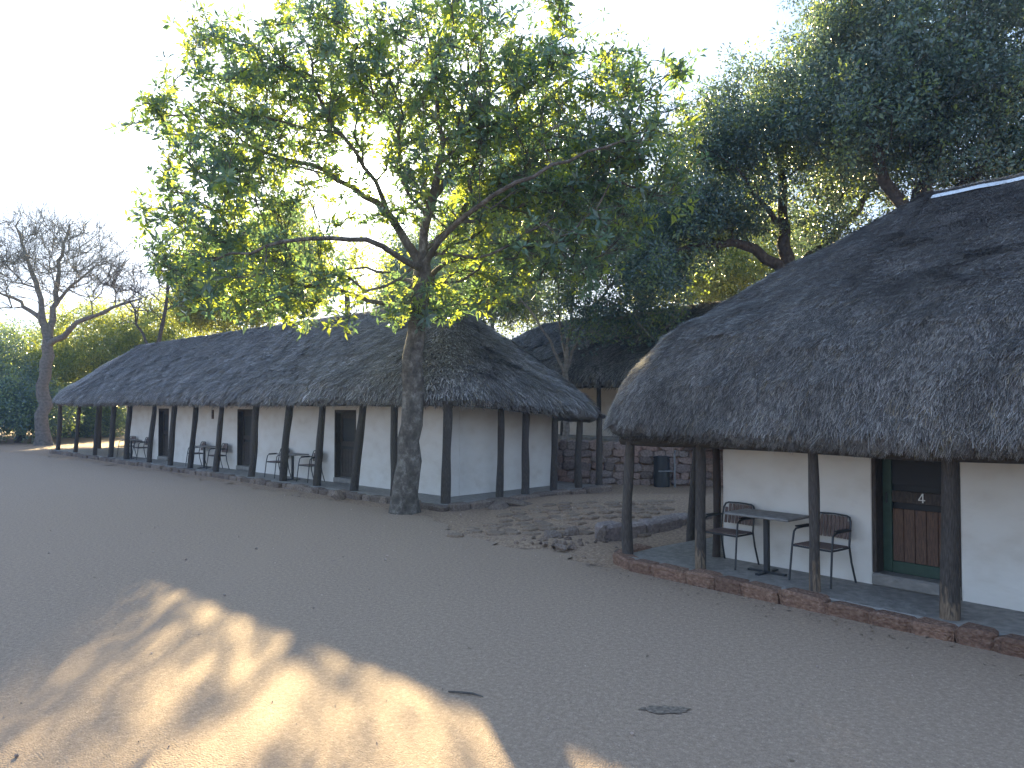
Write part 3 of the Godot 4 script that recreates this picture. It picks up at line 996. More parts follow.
# ---------------------------------------------------------------- stones, wall, terrace
func stonework() -> void:
	# terrace
	var tp := PackedVector2Array([Vector2(.5, 21.55), Vector2(8.2, 20.1), Vector2(16, 20.1), Vector2(30, 24), Vector2(30, 70), Vector2(-25, 70), Vector2(-14, 36)])
	var mb := MB.new()
	var ids := Geometry2D.triangulate_polygon(tp)
	for q in tp:
		mb.vert(Vector3(q.x, 1.08, -q.y), Vector3.UP)
	for i in range(0, ids.size(), 3):
		mb.tri(ids[i], ids[i + 1], ids[i + 2])
	for i in tp.size():
		var p := tp[i]
		var q := tp[(i + 1) % tp.size()]
		var out := Vector3(q.y - p.y, 0, q.x - p.x)
		mb.flat([Vector3(p.x, 1.08, -p.y), Vector3(q.x, 1.08, -q.y), Vector3(q.x, -.1, -q.y), Vector3(p.x, -.1, -p.y)], out)
	tag(put(mb, "terrace", M.dirt), "raised earth terrace behind the stone wall", "", "", "structure")
	# rubble retaining wall: single stones in rough courses in front of a mortar core
	var p0 := Vector3(.3, 0, -21.45)
	var p1 := Vector3(8.3, 0, -19.95)
	var dir := (p1 - p0).normalized()
	var w := base("rubble_wall", p0, Basis(dir, Vector3.UP, dir.cross(Vector3.UP)))
	tag(w, "low retaining wall of pinkish rubble stones between the cottages", "wall")
	var len_ := p0.distance_to(p1)
	box_part("mortar", Vector3(len_ * .5, .53, -.14), Vector3(len_, 1.16, .2), .02, M.dirt, w)
	var vr := []
	var tones := [Color(.82, .78, .76), Color(.75, .72, .72), Color(1, .9, .86), Color(.95, .8, .72), Color(.6, .57, .56), Color(.9, .84, .8), Color(.95, .76, .68), Color(.85, .83, .82)]
	for k in 8:
		var sb := MB.new()
		# a rough polygonal stone, unit size
		var m := rng.randi_range(5, 7)
		var rim := []
		var inner := []
		var off := rng.randf() * TAU
		for i in m:
			var an := off + TAU * (i + rng.randf_range(-.22, .22)) / m
			var rr := rng.randf_range(.85, 1.08)
			var q := Vector3(clampf(cos(an) * rr * .62, -.5, .5), clampf(sin(an) * rr * .62, -.5, .5), 0)
			rim.append(q)
			inner.append(q * rng.randf_range(.72, .86) + Vector3(0, 0, rng.randf_range(.35, .6)))
		sb.flat(inner, Vector3(0, 0, 1), tones[k])
		for i in m:
			var j := (i + 1) % m
			sb.flat([rim[i], rim[j], inner[j]], (rim[i] + rim[j]) + Vector3(0, 0, .5), tones[k])
			sb.flat([rim[i], inner[j], inner[i]], (rim[i] + rim[j]) + Vector3(0, 0, .5), tones[k])
			sb.flat([rim[i], rim[j], rim[j] - Vector3(0, 0, .6), rim[i] - Vector3(0, 0, .6)], rim[i] + rim[j], tones[k])
		vr.append(sb.mesh())
	var y := 0.0
	var row := 0
	while y < 1.06:
		var rh := rng.randf_range(.15, .25)
		var x := -rng.randf() * .2
		while x < len_:
			var lw := rng.randf_range(.2, .48)
			var o := MeshInstance3D.new()
			o.mesh = vr[rng.randi_range(0, 7)]
			o.material_override = M.rock
			o.name = "stone"
			w.add_child(o, true)
			var hh := rh * rng.randf_range(.95, 1.3)
			o.transform = Transform3D(Basis(Vector3.BACK, rng.randf_range(-.12, .12)).scaled_local(Vector3(lw * 1.08, hh * 1.1, rng.randf_range(.1, .16))), Vector3(x + lw * .5, y + rh * .5 + rng.randf_range(-.03, .03), 0.0))
			x += lw
		y += rh
		row += 1
	# step of big blocks beside the porch end
	var s := base("block_step", Vector3(1.35, 0, -12.1))
	tag(s, "low step of worn sandstone blocks beside the corner pole of cottage four", "step")
	kerb_line(s, [Vector3(0, 0, 0), Vector3(1.0, 0, -.75), Vector3(2.1, 0, -1.6)], .6, .27, .3, M.rock, 0.0, .03)
	# worn flat stones let into the earth between the cottages
	var pv := []
	for k in 6:
		var sb := MB.new()
		var m := rng.randi_range(5, 7)
		var rim := []
		var inner := []
		for i in m:
			var an := TAU * (i + rng.randf_range(-.25, .25)) / m
			var q := Vector3(cos(an), 0, sin(an)) * rng.randf_range(.42, .56)
			rim.append(q)
			inner.append(q * .88 + Vector3(0, .22, 0))
		var tone := Color(1, 1, 1).lerp(Color(.62, .6, .6), rng.randf())
		sb.flat(inner, Vector3.UP, tone)
		for i in m:
			var j := (i + 1) % m
			sb.flat([rim[i], rim[j], inner[j], inner[i]], rim[i] + rim[j], tone)
			sb.flat([rim[i], rim[j], rim[j] - Vector3(0, .5, 0), rim[i] - Vector3(0, .5, 0)], rim[i] + rim[j], tone)
		pv.append(sb.mesh())
	var gnode := get_node("ground")
	for iz in 9:
		for ix in 11:
			var q := Vector2(-.9 + ix * .3 + (iz % 2) * .15 + rng.randf_range(-.04, .04), 12.6 + iz * .36 + rng.randf_range(-.05, .05))
			q.x += (q.y - 12.6) * .35
			if rng.randf() < .22:
				continue
			var o := MeshInstance3D.new()
			o.mesh = pv[rng.randi_range(0, 5)]
			o.material_override = M.paver
			o.name = "paving_stone"
			gnode.add_child(o, true)
			o.transform = Transform3D(Basis.from_euler(Vector3(rng.randf_range(-.05, .05), rng.randf() * TAU, rng.randf_range(-.05, .05))).scaled_local(Vector3(rng.randf_range(.27, .36), .1, rng.randf_range(.26, .34))), Vector3(q.x, gh(q.x, q.y) + rng.randf_range(-.002, .018), -q.y))
	# broken rubble below the washed-out edge
	var rub := MB.new()
	rub.chamfer(Vector3.ZERO, Vector3(1, .6, .8), .2, Basis.IDENTITY, .15, rng)
	var rx := []
	var rc := []
	for i in 46:
		var q := Vector2(.75 + rng.randfn(0, .35), 11.6 + rng.randfn(0, .38))
		if Geometry2D.is_point_in_polygon(q, road_poly):
			continue
		var sz := rng.randf_range(.03, .12)
		rx.append(Transform3D(Basis.from_euler(Vector3(rng.randf_range(-.4, .4), rng.randf() * TAU, rng.randf_range(-.4, .4))).scaled_local(Vector3(sz, sz, sz)), Vector3(q.x, gh(q.x, q.y) + sz * .12, -q.y)))
		var g := rng.randf_range(.45, 1.0)
		rc.append(Color(g, g * .92, g * .86))
	tag(many(rub.mesh(), rx, rc, "rubble", M.kerb, self), "broken stone rubble spilling from the washed-out earth by the corner pole", "rubble", "", "stuff")
	# loose rocks
	var rocks := [[Vector3(-.28, .04, -16.05), Vector3(.6, .3, .4), .5, "rounded grey rock at the corner of the long cottage"], [Vector3(1.42, .06, -12.0), Vector3(.28, .36, .22), .7, "pale upright slab of stone leaning at the block step"], [Vector3(.62, .03, -12.3), Vector3(.34, .14, .24), .2, "flat stone lying on the washed-out earth"], [Vector3(.95, .04, -12.5), Vector3(.3, .18, .24), 1.2, "small brown stone beside the block step"], [Vector3(-3.95, .05, -17.6), Vector3(.42, .3, .32), .3, "pale rock on the kerb of the long cottage"], [Vector3(.72, .03, -11.3), Vector3(.2, .1, .15), .9, "half-buried reddish stone near the road edge"], [Vector3(.1, .05, -16.3), Vector3(.9, .2, .45), .85, "long flat rock lying along the end wall kerb"]]
	for q in rocks:
		var rb := MB.new()
		var q1: Vector3 = q[1]
		rb.chamfer(Vector3.ZERO, q1 * .8, q1.y * .3, Basis.from_euler(Vector3(.12, 0, .1)), q1.y * .22, rng, Color(1, 1, 1).lerp(Color(.6, .58, .56), rng.randf()))
		var o := put(rb, "rock", M.kerb)
		o.position = q[0] + Vector3(0, gh(q[0].x, -q[0].z), 0)
		o.rotation.y = q[2] * 3.0
		tag(o, q[3], "rock", "loose rocks")
	# grey bin and water pipe before the rubble wall
	var bx := Vector3(3.95, gh(3.95, 20.2), -20.35)
	var bin := base("refuse_drum", bx)
	tag(bin, "dark grey drum standing against the rubble stone wall", "drum")
	var db := MB.new()
	db.tube(PackedVector3Array([Vector3(0, 0, 0), Vector3(0, .02, 0), Vector3(0, .3, 0), Vector3(0, .32, 0), Vector3(0, .34, 0), Vector3(0, .7, 0), Vector3(0, .76, 0)]), PackedFloat32Array([.2, .215, .215, .228, .215, .215, .2]), 18)
	put(db, "drum_body", M.metal, bin)
	var dl := MB.new()
	dl.tube(PackedVector3Array([Vector3(0, .76, 0), Vector3(0, .785, 0), Vector3(0, .81, 0)]), PackedFloat32Array([.235, .235, .12]), 18)
	put(dl, "lid", M.metal, bin)
	var pipe := base("water_pipe", Vector3(4.25, gh(4.25, 20.1), -20.15))
	tag(pipe, "thin grey standpipe beside the dark drum", "pipe")
	var pb := MB.new()
	pb.tube(PackedVector3Array([Vector3(0, 0, 0), Vector3(0, .9, 0), Vector3(0, .95, .03), Vector3(0, .96, .1)]), PackedFloat32Array([.025, .025, .025, .02]), 10)
	put(pb, "riser", M.pipe, pipe)
	var hb := MB.new()
	hb.tube(PackedVector3Array([Vector3(-.42, .42, 0), Vector3(-.026, .42, 0)]), PackedFloat32Array([.018, .018]), 8)
	put(hb, "side_pipe", M.pipe, pipe)

# ---------------------------------------------------------------- trees
func leaf(mb: MB, at: Vector3, dir: Vector3, up: Vector3, ln: float, wd: float, droop: float) -> void:
	var side := dir.cross(up).normalized()
	var nn := side.cross(dir).normalized()
	var mid := at + dir * ln * .5 - nn * droop * ln * .15
	var tip := at + dir * ln - nn * droop * ln * .5
	var a := mb.vert(at, nn)
	var l := mb.vert(mid + side * wd + nn * wd * .35, (nn - side * .35).normalized())
	var r := mb.vert(mid - side * wd + nn * wd * .35, (nn + side * .35).normalized())
	var m := mb.vert(mid, nn)
	var t := mb.vert(tip, (nn + dir * droop * .5).normalized())
	mb.tri(a, l, m)
	mb.tri(a, m, r)
	mb.tri(l, t, m)
	mb.tri(m, t, r)

func rvec() -> Vector3:
	return Vector3(rng.randfn(), rng.randfn(), rng.randfn()).normalized()

func rosette(count: int, ln: float, wd: float) -> ArrayMesh:
	var mb := MB.new()
	for k in count:
		var an := TAU * (k + rng.randf_range(-.3, .3)) / count * 1.62
		var el := rng.randf_range(-.35, 1.0)
		var dir := Vector3(cos(an) * cos(el), sin(el), sin(an) * cos(el))
		leaf(mb, dir * .02 - Vector3(0, rng.randf() * .10, 0), dir, Vector3.UP + rvec() * .3, ln * rng.randf_range(.7, 1.2), wd * rng.randf_range(.8, 1.2), rng.randf_range(.1, .7))
	return mb.mesh()

func spray(count: int, rad: float, ln: float, wd: float) -> ArrayMesh:
	var mb := MB.new()
	for k in count:
		var p := rvec() * rad * pow(rng.randf(), .5)
		var dir := (p.normalized() + rvec() * .8).normalized()
		leaf(mb, p, dir, rvec() + Vector3.UP * 1.2, ln * rng.randf_range(.6, 1.3), wd * rng.randf_range(.7, 1.2), rng.randf_range(0, .6))
	return mb.mesh()

func tree(called: String, label: String, group: String, limbs: Array, blobs: Array, o: Dictionary) -> Node3D:
	# limbs: [[points], r0, r1]; blobs: [centre, radii, tips]
	var root_at: Vector3 = limbs[0][0][0]
	var t := base(called, root_at)
	tag(t, label, "tree", group)
	var pos := PackedVector3Array()
	var par := PackedInt32Array()
	var minr := PackedFloat32Array()
	var plen := PackedFloat32Array()
	var crook: float = o.get("crook", .06)
	for li in limbs.size():
		var lb: Array = limbs[li]
		var pts: Array = lb[0]
		var cur := -1
		var start := 0
		if li > 0:
			var best := 1e9
			for i in pos.size():
				var d: float = (pos[i] + root_at).distance_to(pts[0])
				if d < best:
					best = d
					cur = i
		var total := 0.0
		for i in pts.size() - 1:
			total += pts[i].distance_to(pts[i + 1])
		var crv := Curve3D.new()
		for i in pts.size():
			var p: Vector3 = pts[i] - root_at
			if i == 0 and li > 0:
				p = pos[cur]
			var tg := Vector3.ZERO
			if i > 0 and i < pts.size() - 1:
				tg = (pts[i + 1] - pts[i - 1]) * .18
			crv.add_point(p, -tg, tg)
		var bl := crv.get_baked_length()
		var k := maxi(2, int(bl / o.get("seg", .35)))
		for i in range(0 if li == 0 else 1, k + 1):
			var f := float(i) / k
			var p := crv.sample_baked(bl * f) + (rvec() * crook * (0.0 if i == 0 else 1.0)) * (1.0 if f > .15 else .3)
			pos.append(p)
			par.append(cur)
			minr.append(lerpf(lb[1], lb[2], f))
			plen.append((plen[cur] if cur >= 0 else 0.0) + bl / k)
			cur = pos.size() - 1
	# tips in the crown
	var tips := []
	for b in blobs:
		for k in int(b[2]):
			var u := rvec() * pow(rng.randf(), b[3] if b.size() > 3 else .45)
			tips.append(b[0] - root_at + Vector3(u.x * b[1].x, u.y * b[1].y, u.z * b[1].z))
	var hub: Vector3 = o.get("hub", limbs[0][0][-1]) - root_at
	tips.sort_custom(func(p, q): return p.distance_squared_to(hub) < q.distance_squared_to(hub))
	var first: int = o.get("free_from", 3)
	var ends := PackedInt32Array()
	var dirs := []
	for tp in tips:
		var best := 1e9
		var bi := first
		for i in range(first, pos.size()):
			var dv: Vector3 = tp - pos[i]
			var c := dv.length() + plen[i] * .22 + maxf(0.0, -dv.y) * .5
			if c < best:
				best = c
				bi = i
		var dist: float = tp.distance_to(pos[bi])
		var gd := (pos[bi] - pos[par[bi]]).normalized() if par[bi] >= 0 else Vector3.UP
		var ctrl: Vector3 = pos[bi] + gd * dist * .35 + Vector3.UP * dist * o.get("lift", .08) + rvec() * dist * .1
		var k := clampi(int(dist / o.get("seg", .35)), 1, 14)
		var cur := bi
		for i in range(1, k + 1):
			var f := float(i) / k
			var q: Vector3 = pos[bi].lerp(ctrl, f).lerp(ctrl.lerp(tp, f), f) + rvec() * crook * (.8 if i < k else 0.0)
			pos.append(q)
			par.append(cur)
			minr.append(0.0)
			plen.append(plen[cur] + dist / k)
			cur = pos.size() - 1
		ends.append(cur)
	# pipe-model radii
	var n := pos.size()
	var acc := PackedFloat32Array()
	acc.resize(n)
	var kid := PackedInt32Array()
	kid.resize(n)
	kid.fill(-1)
	var kr := PackedFloat32Array()
	kr.resize(n)
	var rad := PackedFloat32Array()
	rad.resize(n)
	var pw := 2.3
	var rt: float = o.get("twig", .007)
	for i in range(n - 1, -1, -1):
		rad[i] = maxf(pow(acc[i], 1.0 / pw) if acc[i] > 0.0 else rt, minr[i])
		if minr[i] > 0.0:
			rad[i] = maxf(minr[i], minf(rad[i], minr[i] * 1.3))
		if par[i] >= 0:
			acc[par[i]] += pow(rad[i], pw)
			if rad[i] > kr[par[i]]:
				kr[par[i]] = rad[i]
				kid[par[i]] = i
	var mb := MB.new()
	for i in n:
		if par[i] >= 0 and kid[par[i]] == i:
			continue
		var cp := PackedVector3Array()
		var cr := PackedFloat32Array()
		if par[i] >= 0:
			cp.append(pos[par[i]])
			cr.append(minf(rad[i] * 1.25, rad[par[i]]))
		var j := i
		while j >= 0:
			cp.append(pos[j])
			cr.append(rad[j])
			j = kid[j]
		var big := cr[0]
		if par[i] < 0:
			# root flare
			cr[0] = cr[0] * o.get("flare", 1.35)
			cp[0] = cp[0] - Vector3(0, .08, 0)
		mb.tube(cp, cr, 14 if big > .12 else (8 if big > .05 else (5 if big > .02 else 3)), par[i] < 0, Color.WHITE, .1 if big > .12 else 0.0)
	# side twigs and leaves
	var meshes: Array = o.get("leaf_meshes", [])
	var xs := [[], [], []]
	var per: float = o.get("per_tip", 4.0)
	var spread: float = o.get("spread", .35)
	for e in ends:
		var g := (pos[e] - pos[par[e]]).normalized()
		var k := int(per + rng.randf())
		for i in k:
			var off := (rvec() + g * .6 + Vector3.UP * .25) * spread * rng.randf_range(.3, 1.0)
			if i == 0:
				off = Vector3.ZERO
			var p := pos[e] + off
			if i > 0 and o.get("twigs", true):
				mb.tube(PackedVector3Array([pos[par[e]].lerp(pos[e], rng.randf()), pos[e] + off * .5 + rvec() * .03, p]), PackedFloat32Array([rt, rt * .8, rt * .6]), 3, false)
			if meshes.size() > 0:
				var y := (off.normalized() + Vector3.UP * .5 + rvec() * .35).normalized()
				var x := y.cross(rvec()).normalized()
				var s: float = rng.randf_range(.75, 1.25) * float(o.get("leaf_scale", 1.0))
				var w := rng.randf()
				var wi := 0 if w < .5 else (1 if w < .5 + o.get("bright", .25) else 2)
				xs[wi].append(Transform3D(Basis(x, y, x.cross(y)).scaled_local(Vector3(s, s, s)), p))
	put(mb, "trunk", o.bark, t)
	if meshes.size() > 0:
		var crown := Node3D.new()
		crown.name = "crown"
		t.add_child(crown)
		crown.set_meta("kind", "stuff")
		for w in 3:
			if xs[w].size() > 0:
				many(meshes[w % meshes.size()], xs[w], [], "leaves", o.leaves[w], crown)
	return t

func at(px: float, py: float, z: float) -> Vector3:
	# design aid: a point given by its bearing and its distance ahead
	return Vector3((px - 512.0) / 769.0 * z, 2.15 + (405.0 - py) / 769.0 * z, -z)

func trees() -> void:
	var big := [rosette(9, .15, .025), rosette(9, .15, .026), rosette(8, .16, .026)]
	var small := [spray(22, .24, .11, .026), spray(20, .26, .12, .028), spray(24, .22, .105, .026)]
	var mid := [spray(20, .26, .11, .026), spray(22, .28, .12, .028), spray(18, .26, .11, .026)]
	# --- the spreading tree before the long cottage
	var z := 15.45
	var b := Vector3(-2.15, gh(-2.15, z) , -z)
	tree("spreading_tree", "spreading green tree with mottled grey trunk standing between road and long cottage", "", [
		[[b, at(409, 440, z), at(414, 360, z), at(418, 300, z), at(421, 268, z)], 0.26, 0.165],
		[[at(421, 268, z), at(405, 240, z + .3), at(385, 212, z + .8), at(350, 185, z + 1.2), at(310, 165, z + 1.4), at(265, 150, z + 1.3), at(225, 140, z + 1)], 0.101, 0.024],
		[[at(385, 212, z + .8), at(372, 175, z + .4), at(345, 140, z - .2), at(315, 95, z - .6), at(306, 40, z - .8)], 0.058, 0.016],
		[[at(421, 268, z), at(424, 225, z), at(436, 180, z - .5), at(440, 130, z - .8), at(436, 80, z - 1), at(430, 35, z - 1)], 0.101, 0.020],
		[[at(430, 200, z - .3), at(455, 170, z + .8), at(490, 130, z + 1.4), at(515, 85, z + 1.6), at(540, 45, z + 1.4)], 0.066, 0.016],
		[[at(421, 268, z), at(440, 238, z - .6), at(475, 205, z - 1.4), at(530, 175, z - 1.8), at(590, 150, z - 1.6), at(650, 125, z - 1.2)], 0.066, 0.014],
		[[at(421, 275, z), at(400, 258, z - .8), at(360, 240, z - 1.6), at(310, 238, z - 2.0), at(250, 250, z - 2.0), at(195, 262, z - 1.8)], 0.066, 0.016],
		[[at(421, 285, z), at(450, 262, z + .8), at(500, 250, z + 1.2), at(560, 240, z + 1.3), at(610, 230, z + 1.2)], 0.058, 0.016],
		[[at(420, 290, z), at(400, 278, z + .8), at(365, 268, z + 1.5), at(320, 275, z + 1.8)], 0.047, 0.016]
	], [
		[at(262, 120, z + .4), Vector3(2.15, 1.75, 2.2), 190, .36],
		[at(345, 80, z), Vector3(1.9, 1.35, 2.2), 120, .36],
		[at(455, 80, z), Vector3(2.2, 1.45, 2.3), 190, .36],
		[at(545, 130, z), Vector3(2.2, 1.7, 2.2), 220, .36],
		[at(635, 150, z - .5), Vector3(1.25, 1.1, 1.4), 80, .36],
		[at(455, 175, z), Vector3(1.9, 1.3, 2.0), 120, .36],
		[at(540, 235, z + .2), Vector3(2.2, 1.1, 1.8), 130, .36],
		[at(220, 215, z - .6), Vector3(1.5, 1.1, 1.5), 90, .36],
		[at(250, 275, z - 1.0), Vector3(1.9, .75, 1.5), 110, .36],
		[at(300, 300, z + .9), Vector3(1.5, .6, 1.2), 22, .36],
		[at(330, 210, z + 1.0), Vector3(1.6, .9, 1.4), 20, .36],
		[at(410, 300, z - .3), Vector3(1.2, .45, .8), 20],
		[at(470, 290, z + .6), Vector3(1.2, .5, .9), 26],
		[at(203, 28, z), Vector3(.5, .5, .5), 10],
		[at(275, 20, z), Vector3(.3, .5, .4), 6],
		[at(330, 8, z), Vector3(.5, .6, .5), 10],
		[at(440, 5, z), Vector3(.6, .5, .5), 12],
		[at(555, 22, z), Vector3(.6, .6, .6), 12],
		[at(625, 70, z), Vector3(.6, .5, .6), 10],
		[at(682, 72, z - .8), Vector3(.2, .55, .2), 5],
		[at(160, 115, z), Vector3(.5, .5, .5), 12]
	], {"bark": M.bark, "leaves": M.leaf, "leaf_meshes": big, "per_tip": 4.2, "spread": .45, "leaf_scale": 1.2, "hub": at(421, 268, z), "free_from": 14, "crook": .05, "twig": .008, "bright": .36})
	# --- pale-stemmed tree on the terrace
	z = 23.3
	b = Vector3(at(565, 400, z).x, 1.08, -z)
	tree("pale_stemmed_tree", "slender pale-barked tree with several stems on the terrace behind the cottages", "trees behind the cottages", [
		[[b, at(566, 375, z)], .11, .09],
		[[at(566, 375, z), at(570, 330, z), at(572, 290, z), at(580, 240, z)], .065, .03],
		[[at(566, 375, z), at(552, 345, z - .3), at(535, 320, z - .5), at(515, 290, z - .6)], .05, .02],
		[[at(566, 372, z), at(580, 335, z + .3), at(592, 310, z + .4), at(625, 270, z + .6)], .055, .02],
		[[at(568, 360, z), at(560, 325, z + .6), at(558, 280, z + .8), at(530, 230, z + 1)], .05, .02]
	], [
		[at(500, 230, z), Vector3(2.2, 2.0, 2.2), 120],
		[at(585, 225, z), Vector3(2.4, 2.0, 2.4), 150],
		[at(650, 250, z + .5), Vector3(1.9, 1.8, 2.0), 110],
		[at(545, 165, z), Vector3(2.0, 1.2, 2.0), 60],
		[at(620, 315, z - .6), Vector3(2.2, .75, 1.2), 60],
		[at(490, 300, z), Vector3(1.2, .5, 1.2), 30]
	], {"bark": M.pale_bark, "leaves": M.dark_leaf, "leaf_meshes": mid, "per_tip": 7.0, "spread": .6, "hub": at(570, 300, z), "free_from": 2, "flare": 1.2, "bright": .3})
	# --- dark evergreens behind the cottage with door 4
	z = 20.5
	b = Vector3(at(795, 400, z).x, 1.08, -z)
	tree("evergreen_tree", "broad dark evergreen with low forking limbs rising behind the thatch of cottage four", "trees behind the cottages", [
		[[b, at(796, 330, z), at(792, 285, z)], .38, .3],
		[[at(792, 285, z), at(775, 262, z - .2), at(745, 245, z - .5), at(710, 243, z - .8), at(672, 250, z - 1)], .17, .05],
		[[at(792, 285, z), at(786, 240, z), at(785, 190, z + .3), at(778, 130, z + .5)], .2, .06],
		[[at(792, 285, z), at(815, 255, z + .2), at(845, 225, z + .6), at(880, 180, z + 1)], .2, .06],
		[[at(786, 235, z), at(760, 195, z - .6), at(735, 165, z - 1)], .09, .03]
	], [
		[at(715, 155, z), Vector3(1.5, 1.5, 1.9), 120],
		[at(775, 125, z), Vector3(1.9, 1.7, 2.2), 170],
		[at(690, 220, z - .3), Vector3(1.2, 1.0, 1.6), 80],
		[at(850, 150, z + .8), Vector3(2.2, 2.2, 2.2), 170],
		[at(740, 215, z), Vector3(1.3, .8, 1.6), 60],
		[at(660, 270, z - .6), Vector3(1.0, .7, 1.2), 44],
		[at(860, 60, z + .8), Vector3(2.2, 1.8, 2.4), 140],
		[at(825, 235, z), Vector3(1.2, .7, 1.2), 30]
	], {"bark": M.dark_bark, "leaves": M.dark_leaf, "leaf_meshes": small, "per_tip": 6.2, "spread": .55, "hub": at(785, 240, z), "free_from": 6, "twigs": false, "bright": .16})
	z = 17.5
	b = Vector3(at(945, 400, z).x, 0.0, -z)
	tree("evergreen_tree", "tallest dark evergreen standing close behind the zinc ridge of cottage four", "trees behind the cottages", [
		[[b, at(930, 300, z), at(915, 220, z)], .36, .26],
		[[at(915, 220, z), at(885, 170, z), at(870, 110, z), at(862, 40, z)], .16, .04],
		[[at(915, 220, z), at(935, 150, z + .4), at(950, 60, z + .6), at(960, -30, z + .6)], .18, .05],
		[[at(920, 230, z), at(980, 170, z + .3), at(1040, 120, z + .5), at(1110, 60, z + .5)], .15, .04]
	], [
		[at(890, 95, z), Vector3(2.0, 1.9, 2.1), 180],
		[at(970, 75, z), Vector3(2.3, 2.1, 2.3), 210],
		[at(940, -20, z), Vector3(2.4, 1.7, 2.4), 130],
		[at(1060, 60, z), Vector3(2.4, 2.3, 2.4), 160],
		[at(960, 165, z), Vector3(2.2, .9, 2.0), 90],
		[at(1060, 160, z), Vector3(2.0, .9, 2.0), 60],
		[at(855, 20, z), Vector3(1.0, .9, 1.2), 50],
		[at(1010, -90, z), Vector3(2.4, 1.4, 2.4), 80]
	], {"bark": M.dark_bark, "leaves": M.dark_leaf, "leaf_meshes": small, "per_tip": 6.0, "spread": .55, "hub": at(915, 200, z), "free_from": 6, "twigs": false, "bright": .12})
	# --- leafless trees past the far end of the long cottage
	z = 41.0
	b = Vector3(at(44, 400, z).x, 0, -z)
	tree("leafless_tree", "leafless grey tree with a fan of bare branches beyond the far end of the veranda", "leafless trees", [
		[[b, at(44, 390, z), at(47, 345, z)], .36, .27],
		[[at(47, 345, z), at(40, 300, z), at(28, 260, z), at(15, 225, z)], .2, .05],
		[[at(47, 345, z), at(54, 300, z + .5), at(58, 260, z + .5), at(66, 225, z + .6)], .2, .05],
		[[at(47, 348, z), at(75, 325, z - .4), at(105, 312, z - .6), at(140, 300, z - .8)], .17, .04],
		[[at(54, 300, z + .5), at(80, 275, z + .6), at(105, 262, z + .8)], .1, .03],
		[[at(40, 320, z), at(15, 300, z + .8), at(-15, 285, z + 1)], .13, .04]
	], [
		[at(60, 255, z), Vector3(3.4, 2.3, 3.0), 190],
		[at(20, 260, z), Vector3(3.0, 2.6, 3.0), 150],
		[at(110, 282, z), Vector3(2.2, 1.3, 2.2), 90],
		[at(-20, 280, z), Vector3(2.4, 2.2, 2.4), 60]
	], {"bark": M.grey_bark, "per_tip": 8.0, "spread": 1.1, "hub": at(47, 340, z), "free_from": 4, "twig": .011, "crook": .12, "seg": .5})
	z = 37.0
	b = Vector3(at(150, 400, z).x, 0, -z)
	tree("leafless_tree", "thin crooked leafless tree rising behind the far roof end of the long cottage", "leafless trees", [
		[[b, at(152, 372, z), at(158, 340, z), at(163, 310, z), at(168, 280, z)], .16, .06],
		[[at(155, 355, z), at(140, 330, z), at(128, 300, z)], .08, .03]
	], [
		[at(165, 280, z), Vector3(1.4, 1.8, 1.4), 70],
		[at(130, 300, z), Vector3(1.2, 1.2, 1.2), 40]
	], {"bark": M.dark_bark, "per_tip": 4.0, "spread": .7, "hub": at(158, 340, z), "free_from": 3, "twig": .013, "crook": .1, "seg": .5})
	# --- sunlit bushes and small trees closing the view
	var bushes := [
		[95, 350, 48.0, 3.2, 2.6, "sunlit yellow-green bush behind the fan of bare branches", 0, 1.0],
		[165, 345, 50.0, 3.0, 2.8, "sunlit yellow-green bush above the far roof end of the long cottage", 0, 1.0],
		[20, 372, 50.0, 3.2, 3.0, "dull green thicket beside the leafless trunk", 1, 1.0],
		[-40, 365, 46.0, 4.0, 3.4, "tall dull green thicket at the outer bend of the road", 1, 1.0],
		[60, 395, 56.0, 4.2, 3.0, "dark low thicket behind the leafless trunk", 1, 1.0],
		[15, 408, 44.0, 2.8, 1.5, "low dark shrub at the roadside before the thicket", 1, .8],
		[78, 410, 52.0, 3.2, 1.6, "low dark shrub behind the far corner pole of the veranda", 1, .8],
		[130, 400, 62.0, 5.0, 3.0, "dark low thicket seen between the far veranda poles", 1, 1.0],
		[222, 290, 44.0, 2.6, 2.8, "leafy tree behind the far half of the long thatch ridge", 0, 1.3],
		[281, 262, 46.0, 2.3, 3.2, "tall leafy tree behind the middle of the long thatch ridge", 0, 1.6],
		[345, 270, 29.5, 1.75, 1.0, "thin-crowned leafy tree close behind the long thatch ridge", 0, .05],
		[425, 285, 44.0, 2.4, 3.4, "leafy tree behind the trunk of the spreading tree", 1, 1.3],
		[490, 270, 40.0, 3.2, 3.8, "tall dark leafy tree behind the far end of the terrace cottage", 1, 1.3],
		[690, 262, 36.0, 2.2, 2.2, "sunlit leafy tree behind the ridge of the terrace cottage", 0, .8],
		[760, 262, 34.0, 2.6, 2.4, "sunlit leafy tree behind the forking dark evergreen", 0, .8]
	]
